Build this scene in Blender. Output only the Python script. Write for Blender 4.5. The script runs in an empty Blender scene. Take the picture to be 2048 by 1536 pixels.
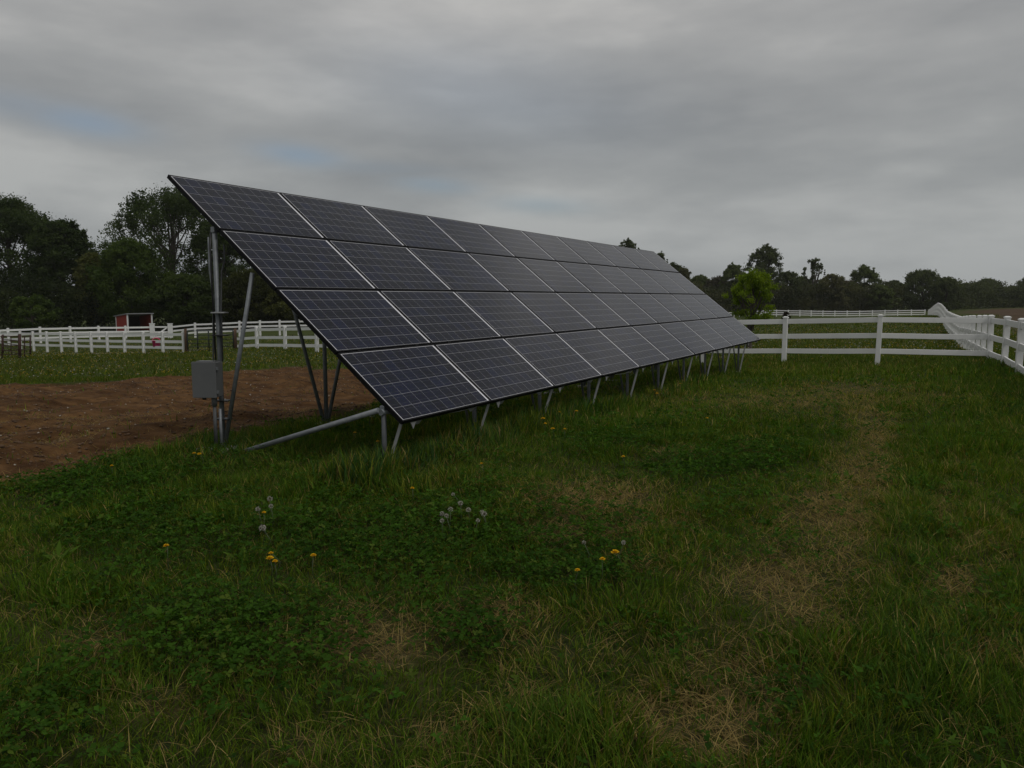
import bpy, math, random
import numpy as np
from mathutils import Vector, Matrix

random.seed(7)
RNG = np.random.default_rng(11)
scene = bpy.context.scene
col = scene.collection
H = 1.65                       # eye height above the ground under the camera
F = 1546.6                     # focal length in pixels of the 2048 px wide photograph
PITCH = 0.1112
CP, SP = math.cos(PITCH), math.sin(PITCH)

# ------------------------------------------------------------------ basics
def tag(o, label=None, cat=None, group=None, kind=None):
    if label: o['label'] = label
    if cat: o['category'] = cat
    if group: o['group'] = group
    if kind: o['kind'] = kind
    return o

def link(o, parent=None):
    col.objects.link(o)
    if parent is not None: o.parent = parent
    return o

def empty(name, loc=(0, 0, 0), rz=0.0):
    o = bpy.data.objects.new(name, None)
    o.empty_display_size = 0.2
    o.location = loc; o.rotation_euler = (0, 0, rz)
    return link(o)

def np_mesh(name, verts, faces_list, mat, cols=None, smooth=False, uvs=None):
    """faces_list: list of int arrays (n,k)."""
    me = bpy.data.meshes.new(name)
    verts = np.asarray(verts, np.float32)
    me.vertices.add(len(verts)); me.vertices.foreach_set('co', verts.ravel())
    loops = np.concatenate([f.ravel() for f in faces_list]).astype(np.int32)
    tot = np.concatenate([np.full(len(f), f.shape[1]) for f in faces_list]).astype(np.int32)
    start = np.concatenate([[0], np.cumsum(tot)[:-1]]).astype(np.int32)
    me.loops.add(len(loops)); me.loops.foreach_set('vertex_index', loops)
    me.polygons.add(len(tot)); me.polygons.foreach_set('loop_start', start)
    me.polygons.foreach_set('loop_total', tot)
    if smooth: me.polygons.foreach_set('use_smooth', np.ones(len(tot), bool))
    if cols is not None:
        a = me.attributes.new('tint', 'FLOAT_COLOR', 'POINT')
        c = np.ones((len(verts), 4), np.float32); c[:, :3] = cols
        a.data.foreach_set('color', c.ravel())
    me.update(calc_edges=True)
    if mat: me.materials.append(mat)
    return me

class MB:
    """collects simple solids into one mesh"""
    def __init__(s): s.v = []; s.f = []
    def add(s, vs, fs):
        b = len(s.v); s.v += [tuple(v) for v in vs]; s.f += [tuple(i + b for i in f) for f in fs]
    def box(s, c, size, M=None):
        x, y, z = [q / 2 for q in size]
        vs = [Vector((sx * x, sy * y, sz * z)) for sz in (-1, 1) for sy in (-1, 1) for sx in (-1, 1)]
        if M is not None: vs = [M @ v for v in vs]
        vs = [v + Vector(c) for v in vs]
        s.add(vs, [(0, 2, 3, 1), (4, 5, 7, 6), (0, 1, 5, 4), (2, 6, 7, 3), (0, 4, 6, 2), (1, 3, 7, 5)])
    def bar(s, a, b, w, h, up=(0, 0, 1)):
        a, b = Vector(a), Vector(b); d = b - a; L = d.length; d.normalize()
        u = Vector(up); side = d.cross(u).normalized(); u = side.cross(d).normalized()
        M = Matrix((side, d, u)).transposed()
        s.box((a + b) / 2, (w, L, h), M)
    def tube(s, pts, radii, n=10, cap=True):
        pts = [Vector(p) for p in pts]
        if not hasattr(radii, '__len__'): radii = [radii] * len(pts)
        rings = []
        prev = None
        for i, p in enumerate(pts):
            d = (pts[min(i + 1, len(pts) - 1)] - pts[max(i - 1, 0)]).normalized()
            ref = prev if prev is not None else (Vector((1, 0, 0)) if abs(d.x) < .8 else Vector((0, 1, 0)))
            a = (ref - d * ref.dot(d)).normalized(); b = d.cross(a); prev = a
            rings.append([p + (a * math.cos(t) + b * math.sin(t)) * radii[i] for t in [2 * math.pi * k / n for k in range(n)]])
        vs = [v for r in rings for v in r]
        fs = []
        for i in range(len(pts) - 1):
            for k in range(n):
                k2 = (k + 1) % n
                fs.append((i * n + k, i * n + k2, (i + 1) * n + k2, (i + 1) * n + k))
        if cap:
            fs.append(tuple(range(n - 1, -1, -1))); fs.append(tuple((len(pts) - 1) * n + k for k in range(n)))
        s.add(vs, fs)
    def mesh(s, name, mat, smooth=False):
        me = bpy.data.meshes.new(name); me.from_pydata(s.v, [], s.f)
        if smooth:
            for p in me.polygons: p.use_smooth = len(p.vertices) == 4
        me.materials.append(mat); me.update()
        return me
    def build(s, name, mat, parent=None, smooth=False, bevel=0.0):
        o = link(bpy.data.objects.new(name, s.mesh(name, mat, smooth)), parent)
        if bevel:
            m = o.modifiers.new('bevel', 'BEVEL'); m.width = bevel; m.segments = 2
        return o

# ------------------------------------------------------------------ noise
_perm = np.random.default_rng(3).random((256, 256)).astype(np.float32)
def vnoise(x, y, s=0):
    x = np.asarray(x, float) + s * 17.13; y = np.asarray(y, float) + s * 9.71
    xi = np.floor(x).astype(int); yi = np.floor(y).astype(int)
    fx = x - xi; fy = y - yi; fx = fx * fx * (3 - 2 * fx); fy = fy * fy * (3 - 2 * fy)
    g = lambda a, b: _perm[a & 255, b & 255]
    return (g(xi, yi) * (1 - fx) + g(xi + 1, yi) * fx) * (1 - fy) + (g(xi, yi + 1) * (1 - fx) + g(xi + 1, yi + 1) * fx) * fy
def fbm(x, y, s=0, o=4):
    r = 0; a = .5; t = 0
    for k in range(o):
        r = r + a * vnoise(x * 2 ** k, y * 2 ** k, s + k); t += a; a *= .55
    return r / t

# ------------------------------------------------------------------ pixel <-> world
def at(px, py, Y):
    """point on the ray of photo pixel (px,py) at forward distance Y (camera stands at 0,0,H)"""
    a = (px - 1024) / F; b = -(py - 768) / F
    d = np.array([a, CP + b * SP, -SP + b * CP])
    return Vector((d * (Y / d[1]) + np.array([0, 0, H])).tolist())

def project(P):
    P = np.asarray(P, float); x = P[:, 0]; y = P[:, 1]; z = P[:, 2] - H
    dep = y * CP - z * SP; up = y * SP + z * CP
    dep = np.maximum(dep, .05)
    return 1024 + F * x / dep, 768 - F * up / dep

# ------------------------------------------------------------------ terrain
CTRL = [(0, 0, -1.65), (0, 4, -1.64), (4, 4, -1.62), (-4, 4, -1.66), (-3.1, 8.2, -1.66), (-1, 7, -1.64), (-7, 8, -1.75),
        (4.2, 17.2, -1.84), (5.9, 20, -1.95), (2, 12, -1.74), (7, 12, -1.62), (8.1, 22.8, -1.93), (10.06, 21.4, -1.87),
        (12.62, 20.4, -1.66), (11.5, 18.2, -1.61), (10.4, 16, -1.59), (9, 10, -1.55), (16, 14, -1.5),
        (-2.3, 9.7, -1.62), (.5, 15.5, -1.95), (-4, 15, -2.05), (-10, 12, -2.0), (-14, 22, -2.45), (-6, 22, -2.35), (2, 26, -2.25),
        (20.8, 36, -2.16), (25, 44, -2.2), (30.3, 54, -2.2), (34.5, 62, -2.04), (39, 71, -1.85), (45.5, 83, -1.85),
        (56.5, 104, -2.3), (76, 142, -3.3), (96.5, 180, -4.15),
        (10.5, 34, -2.3), (14, 60, -3.1), (20, 100, -3.8), (50, 175, -4.25), (70, 175, -4.2),
        (25, 30, -2.0), (60, 60, -2.1), (110, 120, -2.6), (112, 200, -3.3), (165, 250, -3.2), (60, 20, -1.6),
        (-23, 54, -3.88), (-41, 66, -4.5), (-17, 50, -3.55), (-15.5, 47, -3.12), (-11.5, 44, -3.0), (-6, 42, -2.95), (0, 40, -2.7),
        (-44.3, 68, -4.15), (-40, 75, -4.05), (-35, 80, -4.15), (-24, 80, -3.9), (-5, 35, -2.75), (-25, 35, -3.1), (-28, 42, -3.35),
        (-14, 30, -2.75), (-50, 95, -4.3), (-60, 115, -4.5), (-20, 115, -4.2), (0, 80, -3.6), (0, 140, -4.2),
        (-40, 10, -2.4), (-60, 30, -3.2), (0, -30, -1.4), (-40, -30, -1.8), (40, -30, -1.2),
        (0, 210, -4.3), (100, 230, -4.2), (-200, 150, -5), (0, 500, -5), (400, 400, -4), (-400, 300, -6), (500, 0, -3), (-500, 0, -5),
        (0, -500, -2), (0, 1500, -6), (1500, 0, -5), (-1500, 0, -6), (0, -1500, -5), (1200, 1200, -6), (-1200, 1200, -6)]
CT = np.array(CTRL, float)
def _phi(dx, dy): return np.sqrt(dx * dx + dy * dy + 6.0)
_A = _phi(CT[:, None, 0] - CT[None, :, 0], CT[:, None, 1] - CT[None, :, 1])
_n = len(CT)
_M = np.zeros((_n + 1, _n + 1)); _M[:_n, :_n] = _A; _M[:_n, _n] = 1; _M[_n, :_n] = 1
_W = np.linalg.solve(_M, np.concatenate([CT[:, 2] + H, [0]]))

# outline of the bare dirt, seen left of and behind the array (photo pixels -> ground)
def hz0(x, y):
    x = np.asarray(x, float); y = np.asarray(y, float); sh = x.shape
    x = x.ravel(); y = y.ravel(); out = np.empty(len(x))
    for i in range(0, len(x), 200000):
        out[i:i + 200000] = _phi(x[i:i + 200000, None] - CT[None, :, 0], y[i:i + 200000, None] - CT[None, :, 1]) @ _W[:_n] + _W[_n]
    return out.reshape(sh)

def ground_px(px, py, zf=hz0):
    a = (px - 1024) / F; b = -(py - 768) / F
    d = np.array([a, CP + b * SP, -SP + b * CP])
    t = np.concatenate([np.arange(1.5, 40, .02), np.arange(40, 260, .2)])
    P = t[:, None] * d[None, :] + np.array([0, 0, H])
    below = P[:, 2] < zf(P[:, 0], P[:, 1])
    i = int(np.argmax(below)) if below.any() else len(t) - 1
    return P[i]

DIRT_PX = [(-260, 800), (0, 771), (150, 766), (330, 757), (480, 741), (600, 733), (760, 741), (900, 748), (1000, 758),
           (960, 775), (860, 790), (760, 812), (700, 832), (630, 846), (560, 850), (470, 878), (400, 884), (330, 905), (240, 915), (150, 938), (60, 962), (0, 978), (-260, 1050)]
DIRT = np.array([ground_px(*p)[:2] for p in DIRT_PX])
def sdist(x, y, poly):
    """signed distance (+ inside) to polygon"""
    best = np.full(x.shape, 1e9); ins = np.zeros(x.shape, bool)
    for i in range(len(poly)):
        ax, ay = poly[i]; bx, by = poly[(i + 1) % len(poly)]
        dx, dy = bx - ax, by - ay
        t = np.clip(((x - ax) * dx + (y - ay) * dy) / (dx * dx + dy * dy + 1e-9), 0, 1)
        best = np.minimum(best, np.hypot(x - ax - t * dx, y - ay - t * dy))
        c = ((ay > y) != (by > y)) & (x < (bx - ax) * (y - ay) / (by - ay + 1e-12) + ax)
        ins ^= c
    return np.where(ins, best, -best)
def dirt_mask(x, y):
    d = sdist(x, y, DIRT)
    d = d + (fbm(x * .8, y * .8, 5) - .5) * np.clip(np.hypot(x, y) * .12, .8, 2.6)
    return np.clip(d / .35 + .5, 0, 1)
# ploughed field beyond the right-hand fence
FD = np.array([.465, .885]); FC = np.array([12.62, 20.4])
FIELD = np.array([FC + FD * (-3) + np.array([3.0, -1.4]), FC + np.array([2.6, -1.2]), FC + FD * 60 + np.array([4, -2]), FC + FD * 180 + np.array([8, -4]),
                  (118, 206), (170, 250), (400, 330), (400, 6), (40, 8)])
def field_mask(x, y):
    return np.clip(sdist(x, y, FIELD) / 1.2 + .5 + (fbm(x * .5, y * .5, 8) - .5), 0, 1)

def hz(x, y):
    x = np.asarray(x, float); y = np.asarray(y, float)
    z = hz0(x, y)
    near = np.clip(1 - np.hypot(x, y - 10) / 60, 0, 1)
    z = z + (fbm(x * .9, y * .9, 2, 3) - .5) * .07 * near
    dm = dirt_mask(x, y)
    # tilled, lumpy soil with shallow furrows along the array
    s = x * .875 - y * .485
    z = z + dm * ((fbm(x * 1.1, y * 1.1, 12, 4) - .5) * .26 + (fbm(x * 5, y * 5, 15, 2) - .5) * .07 + .045 * np.sin(s * 4.2 + 3 * fbm(x * .5, y * .5, 3)) - .02)
    return z
def hz1(x, y): return float(hz(np.array([x]), np.array([y]))[0])

# areas of the lawn, as blobs found in the photograph and laid on the ground
def blobs(px, py, L):
    m = np.zeros(px.shape)
    for (cx, cy, rx, ry, *w) in L:
        q = ((px - cx) / rx) ** 2 + ((py - cy) / ry) ** 2
        m = np.maximum(m, (w[0] if w else 1) * np.exp(-q * .8))
    return m
DRY = [(1640, 1110, 130, 90, .6), (1500, 1330, 150, 70, .55), (1720, 1000, 70, 120, .6), (1420, 1500, 120, 50, .8), (1700, 1250, 70, 60, .4), (1600, 800, 220, 22, .5), (1300, 1130, 120, 40, .35), (1950, 1060, 60, 80, .3), (1050, 1400, 120, 60, .35), (1690, 1100, 60, 60, .8), (1745, 880, 36, 60, .8), (1735, 820, 40, 30, .6), (1480, 1320, 110, 40, .6), (1890, 1010, 30, 50, .5), (1560, 1120, 60, 30, .6), (1190, 1010, 120, 42), (1110, 1070, 60, 22), (1260, 1060, 110, 22, .6), (1730, 960, 60, 50), (1660, 1030, 90, 50), (1560, 1170, 120, 55), (1600, 1235, 90, 30, .8),
       (1910, 1165, 50, 38, .9), (750, 1285, 130, 55), (980, 1235, 90, 26, .8), (200, 1290, 60, 45, .7), (1700, 782, 110, 16, .9), (1520, 800, 150, 14, .4), (1400, 1445, 120, 70), (1500, 892, 30, 12, .6),
       (1760, 870, 40, 50, .7), (900, 1480, 110, 40, .5), (1130, 1300, 120, 35, .35), (330, 1400, 90, 40, .4), (1950, 1330, 60, 30, .6), (1330, 905, 60, 12, .4), (620, 1500, 90, 30, .4), (60, 1240, 60, 30, .4)]
CLO = [(850, 1090, 320, 62), (480, 1280, 170, 80), (950, 1280, 70, 45), (1440, 935, 110, 24), (1540, 905, 60, 20), (160, 960, 150, 40), (1160, 1150, 110, 40), (300, 1060, 160, 60, .7), (1560, 1400, 60, 40, .7), (90, 1420, 120, 80, .5), (1250, 880, 120, 25, .5)]
TALL = [(770, 935, 130, 16, .5), (1880, 1360, 200, 180, .6), (1830, 1080, 90, 150, .6), (1900, 900, 100, 80, .3), (560, 905, 260, 22, .8), (450, 905, 110, 40, 1.3), (700, 960, 300, 40, .5), (1000, 1480, 200, 60, .6),
        (1960, 730, 120, 16, 1.3), (1560, 716, 120, 10, 1.1), (1750, 730, 140, 10, 1.0), (1100, 850, 200, 20, .7), (260, 940, 130, 30, .8), (2060, 800, 120, 80, .8)]

# ------------------------------------------------------------------ materials
def new_mat(name):
    m = bpy.data.materials.new(name); m.use_nodes = True
    nt = m.node_tree; nt.nodes.clear()
    out = nt.nodes.new('ShaderNodeOutputMaterial')
    return m, nt, out
def N(nt, t, **kw):
    n = nt.nodes.new(t)
    for k, v in kw.items():
        if k in n.inputs.keys(): n.inputs[k].default_value = v
        else: setattr(n, k, v)
    return n
def ramp(nt, fac, stops):
    r = nt.nodes.new('ShaderNodeValToRGB'); e = r.color_ramp.elements
    while len(e) < len(stops): e.new(.5)
    for k, (p, c) in enumerate(stops):
        e[k].position = p; e[k].color = (*c, 1) if len(c) == 3 else c
    nt.links.new(fac, r.inputs[0]); return r.outputs[0]
def mathn(nt, op, a, b=None, c=None):
    n = nt.nodes.new('ShaderNodeMath'); n.operation = op
    for i, v in enumerate((a, b, c)):
        if v is None: continue
        if isinstance(v, (int, float)): n.inputs[i].default_value = v
        else: nt.links.new(v, n.inputs[i])
    return n.outputs[0]
def mix(nt, f, a, b, mode='MIX'):
    n = nt.nodes.new('ShaderNodeMix'); n.data_type = 'RGBA'; n.blend_type = mode
    for s, v in ((n.inputs[0], f), (n.inputs[6], a), (n.inputs[7], b)):
        if isinstance(v, (int, float)): s.default_value = v
        elif isinstance(v, tuple): s.default_value = (*v, 1)
        else: nt.links.new(v, s)
    return n.outputs[2]
def noise(nt, vec, scale, detail=4, rough=.55):
    n = nt.nodes.new('ShaderNodeTexNoise'); n.inputs['Scale'].default_value = scale
    n.inputs['Detail'].default_value = detail; n.inputs['Roughness'].default_value = rough
    if vec is not None: nt.links.new(vec, n.inputs['Vector'])
    return n.outputs[0]
def bump(nt, h, strength, dist):
    b = nt.nodes.new('ShaderNodeBump'); b.inputs['Strength'].default_value = strength; b.inputs['Distance'].default_value = dist
    nt.links.new(h, b.inputs['Height']); return b.outputs[0]

def simple_mat(name, c1, c2, scale=8, rough=.6, metal=0.0, bumps=0.0, streak=None, spec=.5):
    m, nt, out = new_mat(name)
    tc = N(nt, 'ShaderNodeTexCoord'); vec = tc.outputs['Object']
    if streak:
        mp = N(nt, 'ShaderNodeMapping'); mp.inputs['Scale'].default_value = streak; nt.links.new(vec, mp.inputs[0]); vec = mp.outputs[0]
    n = noise(nt, vec, scale, 6, .65)
    c = ramp(nt, n, [(.3, c1), (.7, c2)])
    p = N(nt, 'ShaderNodeBsdfPrincipled', Roughness=rough, Metallic=metal)
    p.inputs['Specular IOR Level'].default_value = spec
    nt.links.new(c, p.inputs['Base Color'])
    if bumps:
        nt.links.new(bump(nt, noise(nt, vec, scale * 6, 4), bumps, .01), p.inputs['Normal'])
    nt.links.new(p.outputs[0], out.inputs[0])
    return m

def foliage_mat(name, trans=.35, rough=.6, tmul=(1.3, 1.4, .5), spec=.25):
    m, nt, out = new_mat(name)
    at_ = N(nt, 'ShaderNodeAttribute'); at_.attribute_name = 'tint'
    p = N(nt, 'ShaderNodeBsdfPrincipled', Roughness=rough); p.inputs['Specular IOR Level'].default_value = spec
    nt.links.new(at_.outputs['Color'], p.inputs['Base Color'])
    t = N(nt, 'ShaderNodeBsdfTranslucent')
    nt.links.new(mix(nt, 1.0, at_.outputs['Color'], tmul, 'MULTIPLY'), t.inputs[0])
    mx = N(nt, 'ShaderNodeMixShader'); mx.inputs[0].default_value = trans
    nt.links.new(p.outputs[0], mx.inputs[1]); nt.links.new(t.outputs[0], mx.inputs[2])
    nt.links.new(mx.outputs[0], out.inputs[0])
    return m

M_GRASS = foliage_mat('grass_blades', .35, .7, (1.4, 1.6, .4), spec=.06)
M_LEAF = foliage_mat('tree_leaves', .4, .65, (1.5, 1.5, .8), spec=.15)
M_PETAL = foliage_mat('flower_petals', .2, .7, (1, 1, 1), spec=.1)
M_BARK = simple_mat('bark', (.035, .028, .02), (.09, .075, .06), 3, .9, bumps=.6, streak=(1, 1, .2))
M_WHITE = simple_mat('white_vinyl', (.72, .72, .71), (.80, .80, .79), 1.5, .4, bumps=.05)
M_WHITE_FAR = simple_mat('white_vinyl_weathered', (.52, .53, .51), (.64, .64, .62), .8, .5)
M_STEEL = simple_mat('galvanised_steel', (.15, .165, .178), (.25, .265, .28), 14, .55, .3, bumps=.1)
M_STEEL_SHADED = simple_mat('shaded_galvanised_steel', (.07, .077, .083), (.12, .128, .136), 14, .65, .15)  # same steel for the front posts, shade under the panels put into its colour
M_ALU = simple_mat('aluminium_rail', (.30, .31, .32), (.42, .42, .42), 8, .45, .5)
M_BLACK = simple_mat('black_anodised_frame', (.003, .003, .004), (.006, .006, .007), 10, .6, 0, spec=.15)
M_BACK = simple_mat('panel_backsheet', (.10, .10, .11), (.13, .13, .13), 4, .6)  # whitish sheet coloured dark grey to paint in the shade of the underside
M_BOX = simple_mat('grey_enamel', (.105, .108, .112), (.13, .133, .137), 3, .45, .05, bumps=.03)
M_PVC = simple_mat('grey_conduit', (.05, .053, .056), (.08, .084, .088), 5, .6)
M_CABLE = simple_mat('black_cable', (.01, .01, .01), (.02, .02, .02), 5, .5)
M_CONC = simple_mat('concrete', (.22, .21, .19), (.36, .35, .32), 9, .9, bumps=.4)
M_RED = simple_mat('red_barn_board', (.24, .025, .016), (.34, .04, .028), 2, .75, streak=(6, 6, .4))
M_ROOF = simple_mat('grey_sheet_roof', (.2, .21, .22), (.3, .31, .32), 2, .5, .3)
M_WOOD = simple_mat('brown_timber_post', (.05, .028, .016), (.11, .062, .035), 5, .85, bumps=.4, streak=(3, 3, .3))
M_DGREEN = simple_mat('dark_green_gate_tube', (.012, .02, .016), (.025, .035, .03), 6, .5, .2)
M_RUST = simple_mat('rusty_brown_pipe', (.035, .014, .012), (.07, .03, .022), 7, .7, .2)
M_PINK = simple_mat('pink_plastic', (.62, .03, .16), (.75, .05, .22), 3, .45)
M_STONE = simple_mat('soil_clod', (.06, .032, .016), (.15, .09, .05), 6, .95, bumps=.6)
M_PEBBLE = simple_mat('pale_pebble', (.25, .22, .18), (.42, .39, .34), 6, .8)
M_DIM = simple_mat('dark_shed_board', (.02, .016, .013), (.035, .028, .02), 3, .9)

def glass_mat():
    m, nt, out = new_mat('photovoltaic_glass')
    uv = N(nt, 'ShaderNodeUVMap'); sx = N(nt, 'ShaderNodeSeparateXYZ'); nt.links.new(uv.outputs[0], sx.inputs[0])
    oi = N(nt, 'ShaderNodeObjectInfo')
    def cells(comp, size, m0, m1, n, g):
        t = mathn(nt, 'MULTIPLY', comp, size); t = mathn(nt, 'SUBTRACT', t, m0)
        t = mathn(nt, 'DIVIDE', t, (size - m0 - m1) / n)
        fr = mathn(nt, 'FRACT', t); fl = mathn(nt, 'FLOOR', t)
        d = mathn(nt, 'ABSOLUTE', mathn(nt, 'SUBTRACT', fr, .5))
        ln = mathn(nt, 'GREATER_THAN', d, .5 - g)
        o = mathn(nt, 'MAXIMUM', mathn(nt, 'LESS_THAN', t, 0), mathn(nt, 'GREATER_THAN', t, n))
        return fr, fl, mathn(nt, 'MAXIMUM', ln, o), o
    fx, ix, lx, ox = cells(sx.outputs[0], 1.577, .012, .030, 10, .009)
    fy, iy, ly, oy = cells(sx.outputs[1], .948, .0045, .0045, 6, .011)
    line = mathn(nt, 'MAXIMUM', lx, ly)
    border = mathn(nt, 'MAXIMUM', ox, oy)
    # two thin bus bars per cell
    b = None
    for c0 in (.25, .75):
        q = mathn(nt, 'LESS_THAN', mathn(nt, 'ABSOLUTE', mathn(nt, 'SUBTRACT', fy, c0)), .007)
        b = q if b is None else mathn(nt, 'MAXIMUM', b, q)
    wn = N(nt, 'ShaderNodeTexWhiteNoise'); wn.noise_dimensions = '3D'
    cb = N(nt, 'ShaderNodeCombineXYZ'); nt.links.new(ix, cb.inputs[0]); nt.links.new(iy, cb.inputs[1]); nt.links.new(oi.outputs['Random'], cb.inputs[2])
    nt.links.new(cb.outputs[0], wn.inputs[0])
    vo = N(nt, 'ShaderNodeTexVoronoi'); vo.inputs['Scale'].default_value = 60
    tc = N(nt, 'ShaderNodeTexCoord'); nt.links.new(tc.outputs['Object'], vo.inputs['Vector'])
    cell = ramp(nt, wn.outputs[0], [(0, (.0035, .0045, .008)), (.55, (.0045, .0065, .014)), (1, (.005, .010, .034))])
    cell = mix(nt, .35, cell, mix(nt, 1.0, vo.outputs['Color'], (.009, .013, .040), 'MULTIPLY'))
    c = mix(nt, mathn(nt, 'MULTIPLY', b, .5), cell, (.10, .10, .11))
    c = mix(nt, line, c, (.30, .30, .32))
    c = mix(nt, border, c, (.72, .72, .76))
    dust = noise(nt, tc.outputs['Object'], 3.0, 5)
    c = mix(nt, mathn(nt, 'MULTIPLY', dust, .025), c, (.25, .23, .2))
    p = N(nt, 'ShaderNodeBsdfPrincipled'); p.inputs['IOR'].default_value = 1.22
    nt.links.new(mathn(nt, 'MULTIPLY_ADD', dust, .08, .05), p.inputs['Roughness'])
    nt.links.new(c, p.inputs['Base Color'])
    nt.links.new(p.outputs[0], out.inputs[0])
    return m
M_GLASS = glass_mat()

def ground_mat():
    m, nt, out = new_mat('ground_cover')
    tc = N(nt, 'ShaderNodeTexCoord'); P = tc.outputs['Object']
    a = N(nt, 'ShaderNodeAttribute'); a.attribute_name = 'tint'
    sp = N(nt, 'ShaderNodeSeparateColor'); nt.links.new(a.outputs['Color'], sp.inputs[0])
    n1 = noise(nt, P, 1.3, 6); n2 = noise(nt, P, 18, 5, .7); n3 = noise(nt, P, .12, 4); n4 = noise(nt, P, 5, 6, .7)
    grass = mix(nt, n3, ramp(nt, n4, [(.3, (.022, .040, .008)), (.7, (.05, .075, .014))]), ramp(nt, n4, [(.3, (.036, .046, .012)), (.7, (.08, .085, .022))]))
    soilnear = ramp(nt, n2, [(.3, (.014, .020, .006)), (.7, (.045, .056, .014))])
    dry = ramp(nt, n2, [(.3, (.06, .045, .02)), (.75, (.20, .145, .066))])
    mq = N(nt, 'ShaderNodeMapping'); mq.inputs['Rotation'].default_value = (0, 0, -1.06); mq.inputs['Scale'].default_value = (.35, 2.2, 1); nt.links.new(P, mq.inputs[0])
    n5 = mathn(nt, 'ADD', mathn(nt, 'MULTIPLY', n1, .45), mathn(nt, 'MULTIPLY', noise(nt, mq.outputs[0], 1.6, 6, .65), .55))
    dirt = mix(nt, ramp(nt, n5, [(.40, (0, 0, 0)), (.60, (1, 1, 1))]), ramp(nt, n4, [(.3, (.026, .012, .005)), (.7, (.090, .043, .015))]), ramp(nt, n4, [(.3, (.075, .037, .014)), (.7, (.185, .100, .040))]))
    mp = N(nt, 'ShaderNodeMapping'); mp.inputs['Rotation'].default_value = (0, 0, .5); mp.inputs['Scale'].default_value = (1.2, .08, 1); nt.links.new(P, mp.inputs[0])
    fld = ramp(nt, noise(nt, mp.outputs[0], 1.2, 5, .7), [(.3, (.05, .031, .018)), (.7, (.095, .062, .036))])
    # blue: how near (bare soil under the modelled blades)
    c = mix(nt, sp.outputs[2], grass, soilnear)
    c = mix(nt, mathn(nt, 'MULTIPLY', sp.outputs[1], ramp(nt, n4, [(.35, (.2, .2, .2)), (.6, (1, 1, 1))])), c, dry)
    c = mix(nt, sp.outputs[0], c, dirt)
    al = N(nt, 'ShaderNodeAttribute'); al.attribute_name = 'field'
    c = mix(nt, al.outputs['Fac'], c, fld)
    p = N(nt, 'ShaderNodeBsdfPrincipled', Roughness=.95); p.inputs['Specular IOR Level'].default_value = .1
    nt.links.new(c, p.inputs['Base Color'])
    nt.links.new(bump(nt, mathn(nt, 'ADD', n2, n4), .8, .04), p.inputs['Normal'])
    nt.links.new(p.outputs[0], out.inputs[0])
    return m
M_GROUND = ground_mat()

# ------------------------------------------------------------------ ground sheet
def axis(lo, hi, step, far_lo, far_hi, growth=1.09):
    mid = list(np.arange(lo, hi, step))
    a, s = [], step; v = lo
    while v > far_lo: s = min(s * growth, 200); v -= s; a.append(v)
    b, s = [], step; v = mid[-1]
    while v < far_hi: s = min(s * growth, 200); v += s; b.append(v)
    return np.array(a[::-1] + mid + b)
gx = axis(-26, 15, .12, -2600, 2600); gy = axis(0, 29, .12, -1500, 3200, 1.07)
GX, GY = np.meshgrid(gx, gy)
GZ = hz(GX, GY)
V = np.stack([GX.ravel(), GY.ravel(), GZ.ravel()], 1)
ppx, ppy = project(V)
front = V[:, 1] > 1.2
dry = blobs(ppx, ppy, DRY) * front
dry = np.clip(dry * .8 + (fbm(V[:, 0] * 3, V[:, 1] * 3, 9) - .5) * 1.4 * (dry > .05), 0, .8)
rr = np.hypot(V[:, 0], V[:, 1])
nearf = np.clip(1 - (rr - 10) / 25, 0, 1)
C3 = np.stack([dirt_mask(V[:, 0], V[:, 1]), dry, nearf], 1)
nx, ny = len(gx), len(gy)
idx = np.arange(nx * ny).reshape(ny, nx)
quads = np.stack([idx[:-1, :-1].ravel(), idx[:-1, 1:].ravel(), idx[1:, 1:].ravel(), idx[1:, :-1].ravel()], 1)
me = np_mesh('ground', V, [quads], M_GROUND, C3, smooth=True)
fa = me.attributes.new('field', 'FLOAT', 'POINT'); fa.data.foreach_set('value', field_mask(V[:, 0], V[:, 1]).astype(np.float32))
tag(link(bpy.data.objects.new('ground', me)), kind='structure')

# ------------------------------------------------------------------ blades
def blades(pos, h, w, az, lean, curv, cols, segs):
    n = len(pos); d = np.stack([np.cos(az), np.sin(az), np.zeros(n)], 1)
    fa = az + np.pi / 2 + RNG.normal(0, .7, n)
    p = np.stack([np.cos(fa), np.sin(fa), np.zeros(n)], 1)
    vs = []
    for k in range(segs + 1):
        t = k / segs
        out = lean * t + curv * t * t
        c = pos + d * (h * out)[:, None]
        c[:, 2] += h * t * np.clip(1 - .45 * curv * t - .3 * lean * t, .08, 1)
        if k < segs:
            hw = (w * .5 * (1 - .75 * t ** 1.6))[:, None]
            vs += [c - p * hw, c + p * hw]
        else: vs.append(c)
    V = np.stack(vs, 1); m = V.shape[1]
    base = (np.arange(n) * m)[:, None]
    q = [base + np.array([[2 * k, 2 * k + 1, 2 * k + 3, 2 * k + 2]]) for k in range(segs - 1)]
    q = np.concatenate(q) if q else np.zeros((0, 4), int)
    tr = base + np.array([[2 * segs - 2, 2 * segs - 1, 2 * segs]])
    return V.reshape(-1, 3), q, tr, np.repeat(cols, m, 0)

def merge(parts):
    Vs, Q, T, C = [], [], [], []; b = 0
    for v, q, t, c in parts:
        Vs.append(v); Q.append(q + b); T.append(t + b); C.append(c); b += len(v)
    Q = np.concatenate(Q); T = np.concatenate(T)
    fl = [f for f in (Q, T) if len(f)]
    return np.concatenate(Vs), fl, np.concatenate(C)

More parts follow.
